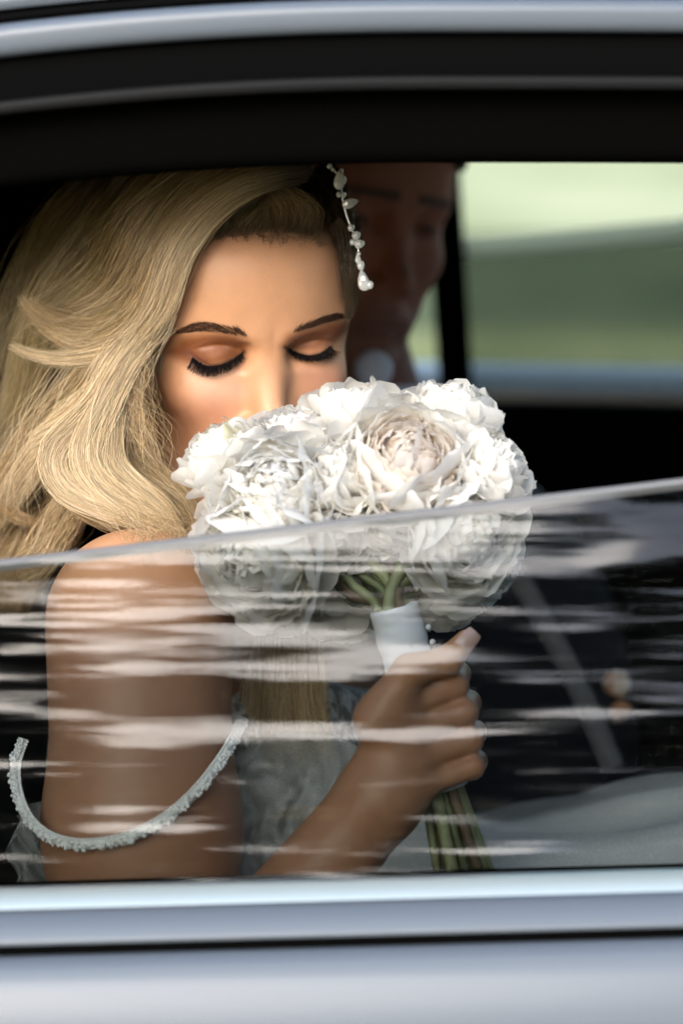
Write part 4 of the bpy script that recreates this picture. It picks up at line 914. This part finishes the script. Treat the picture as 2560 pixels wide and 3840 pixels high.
def petal_vf(curl, width, cup, ruf, seed, nu=9, nv=8, notch=.1):
    r = np.random.default_rng(seed); ph = r.uniform(0, 6.28, 6); v = []
    vs_ = np.linspace(0, 1, nv); ds = 1 / (nv - 1); x = z = 0; mer = []
    for t in vs_:
        mer.append((x, z)); a = curl * (t ** 1.2); x -= math.sin(a) * ds; z += math.cos(a) * ds
    for j, t in enumerate(vs_):
        W = width * (math.sqrt(max(.03, 1 - ((t - .64) / .64) ** 2)) if t < .64 else math.sqrt(max(0, 1 - abs((t - .64) / .40) ** 2.2)))
        for i in range(nu):
            u = -1 + 2 * i / (nu - 1); edge = t ** 3
            stretch = 1 + edge * (-.06 * abs(u) ** 2.2 + notch * .8 * math.sin(5 * u + ph[0]) + notch * .5 * math.sin(9 * u + ph[1]) - notch * math.exp(-(u - .5 * math.sin(ph[5])) ** 2 / .01))
            mx_, mz = mer[j][0] * stretch, mer[j][1] * stretch
            v.append((mx_ - cup * W * u * u + ruf * t ** 2 * (math.sin(4 * u + ph[2]) * .6 + math.sin(7.5 * u + ph[3]) * .4 + .4 * math.sin(11 * u + 5 * t + ph[4])), u * W, mz))
    f = [(j * nu + i, j * nu + i + 1, (j + 1) * nu + i + 1, (j + 1) * nu + i) for j in range(nv - 1) for i in range(nu - 1)]
    return np.array(v), f
OUTER = [petal_vf(rng.uniform(1.15, 1.75), rng.uniform(.50, .64), rng.uniform(.18, .32), rng.uniform(.02, .05), 50 + k, 13, 9, .035) for k in range(12)]
INNER = [petal_vf(rng.uniform(.7, 1.5), rng.uniform(.50, .66), rng.uniform(.3, .7), rng.uniform(.04, .08), 90 + k, 11, 7, .06) for k in range(10)]
OUT_ME = {}
def outer_me(k, mat):
    if (k, mat.name) not in OUT_ME:
        v, f = OUTER[k]; me = bpy.data.meshes.new('petal'); me.from_pydata([tuple(p) for p in v], [], f); me.polygons.foreach_set('use_smooth', np.ones(len(f), bool)); me.materials.append(mat); me.update(); OUT_ME[(k, mat.name)] = me
    return OUT_ME[(k, mat.name)]
def frame(n):
    n = np.array(n, float); n /= np.linalg.norm(n); a = np.array([1., 0, 0]) if abs(n[0]) < .8 else np.array([0, 1., 0]); x = np.cross(a, n); x /= np.linalg.norm(x); return np.stack([x, np.cross(n, x), n], 1)
def ry(a): return np.array([[math.cos(a), 0, math.sin(a)], [0, 1, 0], [-math.sin(a), 0, math.cos(a)]])
def rz(a): return np.array([[math.cos(a), -math.sin(a), 0], [math.sin(a), math.cos(a), 0], [0, 0, 1]])
BIND = HA_TOP; LW = to_world(np.array([0, 0, 0.])); RW = np.stack([to_world(e) - LW for e in np.eye(3)], 1)      # rotation portrait -> world
bouquet = empty('bouquet', tuple(to_world(HA_BOT)), 'round bouquet of white peonies with a white ribbon handle, held in one hand', 'bouquet')
M_STEM = simple('stem', (.11, .135, .06), .5, noise=.35, nscale=60); M_STEM2 = simple('stem_pale', (.24, .27, .14), .5, noise=.3, nscale=60); M_STEM3 = simple('stem_brown', (.12, .085, .05), .6, noise=.35, nscale=60)
# px, py, depth, radius px, axis (toward camera weight, x, z bias), openness, inner material, outer count
FL = [(815, 1700, -.080, 168, (-.55, -.35, .75), .75, 'w', 20), (1095, 1630, -.072, 170, (-.1, -.45, .9), .8, 'w', 20), (1345, 1545, -.070, 165, (.05, -.3, 1.), .35, 'bud', 18),
      (1535, 1740, -.112, 262, (.12, -.9, .45), .85, 'cream', 24), (1705, 1540, -.085, 170, (.3, -.45, 1.), .6, 'w', 20), (1855, 1745, -.100, 172, (.75, -.5, .6), .75, 'w', 20),
      (1035, 1845, -.112, 240, (-.25, -.9, .3), .7, 'w', 24), (965, 2085, -.112, 255, (-.45, -.7, -.25), .95, 'w', 24), (1750, 1990, -.108, 236, (.45, -.75, -.05), .9, 'w', 24),
      (1865, 2110, -.072, 150, (.85, -.2, -.35), .9, 'w', 18), (1010, 2270, -.080, 165, (-.3, -.3, -.85), 1., 'w', 20), (1265, 2310, -.045, 165, (-.1, .1, -.9), 1., 'w', 18), (1690, 2260, -.050, 170, (.35, .1, -.8), 1., 'w', 16),
      (1290, 1765, -.105, 200, (0, -.8, .6), .8, 'w', 12), (1215, 2010, -.098, 190, (-.05, -.8, -.4), .9, 'w', 12), (1480, 1935, -.110, 180, (.1, -.8, -.4), .9, 'w', 10)]
heads = []
for k, (px, py, Y, rp_, ax_, op, kind, nout) in enumerate(FL):
    c = P(px, py, Y); r = 1.09 * rp_ * KPX * (Y + 1.5); n = np.array(ax_, float); n /= np.linalg.norm(n); F = frame(n)
    base = c - n * r * .55
    mb = MB(); nin = 105 if kind != 'bud' else 26
    for i in range(nin):
        t = (i + .5) / nin; phi = i * 2.39996 + rng.uniform(-.3, .3); tilt = (t ** .62) * math.radians(78 * op) + rng.uniform(-.12, .12)
        v, f = INNER[int(rng.integers(0, 10))]
        if kind == 'bud': L = r * 1.05; off = 0
        else: L = r * rng.uniform(.50, .66); off = r * rng.uniform(.38, .52)
        b0 = np.array([math.cos(phi) * math.sin(tilt), math.sin(phi) * math.sin(tilt), math.cos(tilt)]) * off
        q = (v * L) @ (rz(phi) @ ry(tilt + rng.uniform(-.16, .16)) @ rz(rng.uniform(-.28, .28))).T + b0; mb.add(to_world(base + q @ F.T), f)
    # solid heart so that nothing shows through
    mb.add(to_world(ellipsoid_vf(base + n * r * .40, [r * .42] * 3, 12, 8)[0]), ellipsoid_vf((0, 0, 0), [1] * 3, 12, 8)[1])
    pe = mb.build('peony', {'cream': M_CREAM}.get(kind, M_PETAL), bouquet)
    if kind == 'cream': pe['label'] = 'largest peony of the bunch, cream at its heart'
    if kind == 'bud': pe['label'] = 'half-closed peony wrapped in broad smooth petals'
    org = np.array(root_of(bouquet))
    for i in range(nout):
        t = i / nout; phi = i * 2.39996 + .7; tilt = math.radians((50 + 55 * t) * (.62 + .42 * op)) + rng.uniform(-.12, .12); L = r * (1.12 + .10 * rng.uniform(-1, 1)) * (1.0 if op > .5 else 1.1)
        mat = M_YELLOW if (k == 0 and i in (3, 11)) else M_PETAL
        o = bpy.data.objects.new('petal', outer_me(int(rng.integers(0, 12)), mat)); COL.objects.link(o); o.parent = pe
        Rm = RW @ F @ rz(phi) @ ry(tilt); b0 = base + F @ (np.array([math.cos(phi), math.sin(phi), 0]) * r * .14)
        M4 = np.eye(4); M4[:3, :3] = Rm * L * np.array([1, rng.uniform(.9, 1.25), 1]); M4[:3, 3] = to_world(b0) - org; o.matrix_local = Matrix(M4.tolist())
    heads.append((base, n, r))
# stems
ns = 0
def stem(p0, n0, k):
    a = 2 * math.pi * k / 15 + .3; rad = .009 * math.sqrt(((k * 7) % 15 + 1) / 15); off = RGT * math.cos(a) * rad + NRM * math.sin(a) * rad
    bot = HA_BOT + RGT * math.cos(a) * rad * 2.0 + NRM * math.sin(a) * rad * 1.6 - AXU * rng.uniform(-.004, .012)
    pts = [p0, p0 - n0 * .02 + (BIND - p0) * .25, p0 * .3 + BIND * .7 + off * .9, BIND + off, BIND * .55 + HA_BOT * .45 + off, bot]
    v, f = tube_vf(spline(pts, 34), .0026 + .0006 * ((k * 5) % 3), 7); MB().add(to_world(v), f).build('stem', (M_STEM, M_STEM2, M_STEM3, M_STEM, M_STEM2)[k % 5], bouquet)
for k, (b, n, r) in enumerate(heads): stem(b + n * r * .1, n, k)

# ribbon handle
M_RIB = simple('white_satin_ribbon', (.80, .82, .86), .38, bump=.15, bscale=80)
pts = []; rad = []; 
for i in range(46):
    t = i / 45; pts.append(HA_TOP + AXU * .002 + (G(-36, 0, 0) - HA_TOP) * t); rad.append(.0142 + .0006 * ((i // 5) % 2) + .0002 * math.sin(i))
v, f = tube_vf(np.array(pts), np.array(rad), 28, True); MB().add(to_world(v), f).build('ribbon_handle', M_RIB, bouquet)
M_PEARL = simple('pearl', (.80, .80, .78), .15, coat=.6)
for px, py in ((1606, 2352), (1621, 2408)): MB().add(*ellipsoid_vf(to_world(P(px, py, -.105)), [.0018] * 3, 10, 7)).build('pearl_pin', M_PEARL, bouquet)

# ------------------------------------------------------------------ hair vine of crystals
M_CRYS = simple('frosted_crystal', (.52, .52, .50), .12, spec=.9, coat=.8); M_VBEAD = simple('vine_bead', (.50, .51, .49), .10, spec=.9, coat=.8); M_WIRE = simple('silver_wire', (.5, .5, .5), .3, metal=1)
VP = [(1225, 596), (1240, 622), (1262, 650), (1278, 690), (1282, 728), (1288, 765), (1300, 810), (1318, 855), (1332, 890), (1342, 930), (1346, 965), (1354, 1005), (1366, 1062)]
vY = -.012
vine = empty('hair_vine', tuple(to_world(P(1345, 940, vY))), 'beaded crystal hair vine pinned along the drawn-back side of blonde hair', 'hair vine')
v, f = tube_vf(to_world(spline(P(np.array(VP)[:, 0], np.array(VP)[:, 1], vY), 50)), .0006, 6); MB().add(v, f).build('wire', M_WIRE, vine)
def crystal(px, py, a, b, ang, name='bead'):
    s = 1.2 * KPX * (1.5 + vY); R_ = RW @ ry(math.radians(ang)); c = to_world(P(px, py, vY - .003)); v, f = ellipsoid_vf((0, 0, 0), (a * s, min(a, b) * s * .7, b * s), 10, 8)
    v = v.copy(); v[:, 0] *= 1 - .35 * np.clip(v[:, 2] / (b * s), -1, 1) if name == 'crystal_leaf' else 1
    MB().add(v @ R_.T + c, f).build(name, M_CRYS if name == 'crystal_leaf' else M_VBEAD, vine, smooth=name == 'bead')
for q in [(1228, 598, 9, 11, 0), (1238, 606, 7, 9, 20), (1233, 622, 8, 8, 0), (1247, 634, 6, 7, 0), (1277, 645, 8, 13, 10), (1288, 675, 9, 14, 0), (1270, 728, 9, 10, 0), (1288, 730, 9, 10, 0), (1316, 853, 11, 12, 0), (1335, 882, 14, 15, 0), (1322, 907, 10, 10, 0), (1345, 914, 15, 15, 0), (1358, 912, 8, 10, 0), (1345, 952, 7, 8, 0), (1352, 995, 12, 17, -10), (1385, 1068, 13, 14, 0)]: crystal(*q)
for q in [(1272, 672, 17, 32, 5), (1314, 760, 15, 27, 72), (1342, 970, 9, 16, -5), (1362, 1052, 18, 33, -12)]: crystal(*q, name='crystal_leaf')

# ------------------------------------------------------------------ groom
HG = HeadPose(P(1245, 815, .46), rot_yxr(33, 8, 4), 1.06)
groom = empty('person', tuple(to_world(P(1500, 3800, .5))), 'man in a dark suit and white shirt sitting in shadow behind the woman', 'person')
NG = P(1320, 1560, .52); SG1 = P(1480, 2080, .36); SG2 = P(1760, 2120, .66)
def groom_sdf(p):
    p = p.astype(np.float32); v = head_local(HG.loc(p), True, False) * HG.k; return smin(v, cone(p, HG.out(0, -8, -50), NG, .058, .062), .02)
def compact(v, f):
    u, inv = np.unique(f, return_inverse=True); return v[u], inv.reshape(f.shape)
gv, gf = sdf_mesh(groom_sdf, HG.O - np.array([.17, .2, .24]), HG.O + np.array([.17, .2, .2]), .0025)
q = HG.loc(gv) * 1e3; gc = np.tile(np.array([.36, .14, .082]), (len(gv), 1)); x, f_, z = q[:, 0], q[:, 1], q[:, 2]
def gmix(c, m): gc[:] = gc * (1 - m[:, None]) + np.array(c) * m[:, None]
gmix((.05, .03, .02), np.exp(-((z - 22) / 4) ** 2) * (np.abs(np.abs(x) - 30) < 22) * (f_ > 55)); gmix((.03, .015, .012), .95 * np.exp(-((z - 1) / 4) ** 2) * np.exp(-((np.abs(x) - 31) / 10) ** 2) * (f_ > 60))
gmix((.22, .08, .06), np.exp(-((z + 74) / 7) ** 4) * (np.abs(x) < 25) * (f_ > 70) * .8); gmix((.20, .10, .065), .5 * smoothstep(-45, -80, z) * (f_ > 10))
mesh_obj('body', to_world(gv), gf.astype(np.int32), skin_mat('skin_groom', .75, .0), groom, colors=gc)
def ghair(p):
    q = HG.loc(p.astype(np.float32)); d = groom_sdf(p) - .009; zz = q[:, 2] * 1e3; ff = q[:, 1] * 1e3
    return np.maximum(d, (np.where(ff > 10, 66 + (ff - 60) * .0 - np.abs(q[:, 0] * 1e3) * .25, np.interp(ff, [-100, -20, 10], [-50, -30, 40])) - zz) / 1e3)
gv, gf = sdf_mesh(ghair, HG.O - np.array([.13, .15, .1]), HG.O + np.array([.13, .15, .16]), .004)
mesh_obj('hair', to_world(gv), gf.astype(np.int32), simple('dark_hair', (.03, .02, .013), .5, bump=.8, bscale=300), groom)
GF = np.array([.80, -.60, 0]); GS = np.array([.60, .80, 0]); GR = np.stack([GF, GS, [0, 0, 1]], 1)
GC = P(1720, 2850, .50)
def jacket(p):
    p = p.astype(np.float32); t = ell(p, GC, (.125, .20, .25), GR); t = smin(t, cone(p, NG + np.array([0, .0, -.035]), SG1, .072, .065), .06); t = smin(t, cone(p, NG + np.array([0, 0, -.035]), SG2, .072, .065), .06)
    e1 = P(1500, 3050, .34); t = smin(t, cone(p, SG1, e1, .066, .055), .02); t = smin(t, cone(p, e1, P(2200, 3250, .30), .053, .04), .015); e2 = P(1900, 2900, .72); t = smin(t, cone(p, SG2, e2, .066, .055), .02)
    return smax(t, -ell(p, NG + np.array([.03, -.02, .03]), (.062, .062, .09)), .01)
gv, gf = sdf_mesh(jacket, (-.25, .18, .62), (.50, .92, 1.36), .007)
mesh_obj('jacket', to_world(gv), gf.astype(np.int32), simple('navy_wool', (.010, .011, .016), .8, spec=.2, bump=.3, bscale=500), groom)
M_SHIRT = simple('white_shirt', (.72, .74, .80), .7)
cv = []; 
for j, (dz, rr) in enumerate(((-.03, .068), (-.01, .066), (.008, .063), (.010, .060), (-.02, .06))):
    for i in range(28):
        a = 2 * math.pi * i / 28; cv.append(NG + np.array([.012 + rr * math.cos(a), -.008 + rr * math.sin(a), dz + .002 + .010 * math.sin(a + 2.6)]))
mesh_obj('shirt_collar', to_world(np.array(cv)), [(j * 28 + i, j * 28 + (i + 1) % 28, (j + 1) * 28 + (i + 1) % 28, (j + 1) * 28 + i) for j in range(4) for i in range(28)], M_SHIRT, groom)
MB().add(*ellipsoid_vf(to_world(P(1400, 1385, .36)), (.015, .009, .015), 12, 8)).build('collar_wing', M_SHIRT, groom)
# boutonniere
bt = empty('boutonniere', tuple(to_world(P(2300, 2610, .30))), 'small cream and peach rose pinned on the dark suit jacket', 'boutonniere')
M_PEACH = petal_mat('peach_petal', (.75, .42, .22), (.80, .55, .34)); mb1 = MB(); mb2 = MB()
for i in range(22):
    t = i / 22; v, f = INNER[i % 10]; F = frame((.2, -.8, .5)); q = (v * .017) @ (rz(i * 2.4) @ ry(math.radians(10 + 60 * t))).T
    p = to_world(P(2295, 2590, .30) + q @ F.T); (mb1 if i % 3 else mb2).add(p, f)
F = frame((.3, -.8, -.6))
for i in range(12):
    v, f = INNER[i % 10]; q = (v * .013) @ (rz(i * 2.4) @ ry(math.radians(10 + 60 * i / 12))).T; mb2.add(to_world(P(2310, 2640, .295) + q @ F.T), f)
mb1.build('cream_rose', M_PETAL, bt); mb2.build('peach_rose', M_PEACH, bt)
# seat belt
M_BELT = simple('grey_webbing', (.10, .105, .11), .7, bump=.4, bscale=800)
bp = spline(P(np.array([1700, 1850, 2010, 2160, 2300]), np.array([1750, 2010, 2280, 2560, 2880]), np.array([.33, .30, .28, .27, .27])), 30); T = np.gradient(bp, axis=0); T /= np.linalg.norm(T, axis=1)[:, None]; S = np.cross(T, [0, 1., 0]); S /= np.linalg.norm(S, axis=1)[:, None]
v = []
for i in range(30):
    for a, b in ((-.008, 0), (.008, 0), (.008, .0015), (-.008, .0015)): v.append(bp[i] + S[i] * a + np.array([0, b, 0]))
sb = mesh_obj('seat_belt', to_world(np.array(v)), [(i * 4 + j, i * 4 + (j + 1) % 4, (i + 1) * 4 + (j + 1) % 4, (i + 1) * 4 + j) for i in range(29) for j in range(4)], M_BELT)
tag(sb, 'grey seat belt webbing slanting across the dark suit jacket', 'seat belt')
# ------------------------------------------------------------------ trees
M_BARK = simple('bark', (.10, .075, .055), .9, noise=.4, nscale=12, bump=.8, bscale=30)
def leaf_mat(name, a, b_):
    m, n, l, b = new_mat(name); at = n.new('ShaderNodeAttribute'); at.attribute_name = 'Col'; l.new(at.outputs['Color'], b.inputs['Base Color']); b.inputs['Roughness'].default_value = .5; b.inputs['Specular IOR Level'].default_value = .3
    tl = n.new('ShaderNodeBsdfTranslucent'); l.new(at.outputs['Color'], tl.inputs[0]); mx = n.new('ShaderNodeMixShader'); mx.inputs[0].default_value = .35; l.new(b.outputs[0], mx.inputs[1]); l.new(tl.outputs[0], mx.inputs[2]); l.new(mx.outputs[0], n['Material Output'].inputs[0]); return m
M_LEAF = leaf_mat('leaf', None, None)
def tree(x, y, h, crown_r, crown_z0, nleaf, leaf, seed, label, col=(.07, .11, .03), group=None, name='broadleaf_tree'):
    r = np.random.default_rng(seed); root = empty(name, (x, y, 0), label, 'tree', group)
    mb = MB(); top = np.array([x + r.normal(0, .3), y + r.normal(0, .3), h * .8])
    trunk = spline([(x, y, -.1), (x + r.normal(0, .1), y + r.normal(0, .1), h * .3), tuple(top)], 12); mb.add(*tube_vf(trunk, np.linspace(h * .028, h * .006, 12), 9))
    tips = []
    for k in range(14):
        t = r.uniform(max(.2, crown_z0 / h * .8), 1); p0 = trunk[int(t * 11)]; a = k * 2.4 + r.uniform(-.3, .3); L = crown_r * r.uniform(.6, 1.0); p2 = p0 + np.array([math.cos(a) * L, math.sin(a) * L, L * r.uniform(.1, .7)]); p1 = (p0 + p2) / 2 + np.array([0, 0, -.08 * L])
        mb.add(*tube_vf(spline([p0, p1, p2], 8), np.linspace(h * .010, h * .002, 8), 5)); tips += [p1, p2, (p1 + p2) / 2]
    mb.build('trunk', M_BARK, root)
    nc = 90; cz = (crown_z0 + h) / 2; hz = (h - crown_z0) / 2
    cen = r.normal(0, 1, (nc, 3)); cen /= np.linalg.norm(cen, axis=1)[:, None]; cen *= (r.uniform(.25, 1, nc) ** .5)[:, None]; cen = np.array([x, y, cz]) + cen * np.array([crown_r, crown_r, hz]); cen = np.concatenate([cen, np.array(tips)])
    ci = r.integers(0, len(cen), nleaf); sz = crown_r * r.uniform(.09, .2, len(cen)); p = cen[ci] + r.normal(0, 1, (nleaf, 3)) * sz[ci][:, None]
    a = r.normal(0, 1, (nleaf, 3)); a /= np.linalg.norm(a, axis=1)[:, None]; b = np.cross(a, r.normal(0, 1, (nleaf, 3))); b /= np.linalg.norm(b, axis=1)[:, None]; s = leaf * r.uniform(.6, 1.3, nleaf)[:, None]; c3 = np.cross(a, b)
    v = np.stack([p - a * s, p + b * s * .45 + c3 * s * .1, p + a * s, p - b * s * .45 + c3 * s * .1], 1).reshape(-1, 3); f = np.arange(nleaf * 4).reshape(-1, 4)
    tone = (r.uniform(.7, 1.35, len(cen))[ci] * r.uniform(.8, 1.2, nleaf))[:, None]; cc = np.repeat(np.clip(np.array(col)[None] * tone, 0, 1), 4, 0)
    tag(mesh_obj('crown', v, f, M_LEAF, root, smooth=False, colors=cc), kind='stuff')
# behind the photographer: what the pane mirrors
TG = 'trees across the road'
for k, (x, y, h, cr, z0) in enumerate([(-3.2, -10.6, 5.1, 2.2, .9), (.2, -11, 5.0, 2.3, .9), (3.7, -10.6, 5.4, 2.2, .9), (8.0, -11, 6.2, 2.5, 2.2), (12.6, -12, 6.5, 2.6, 2.4)]):
    tree(x, y, h, cr, z0, 6500, .15, 300 + k, 'leafy broadleaf tree across the road from the car', (.028, .042, .014), TG)
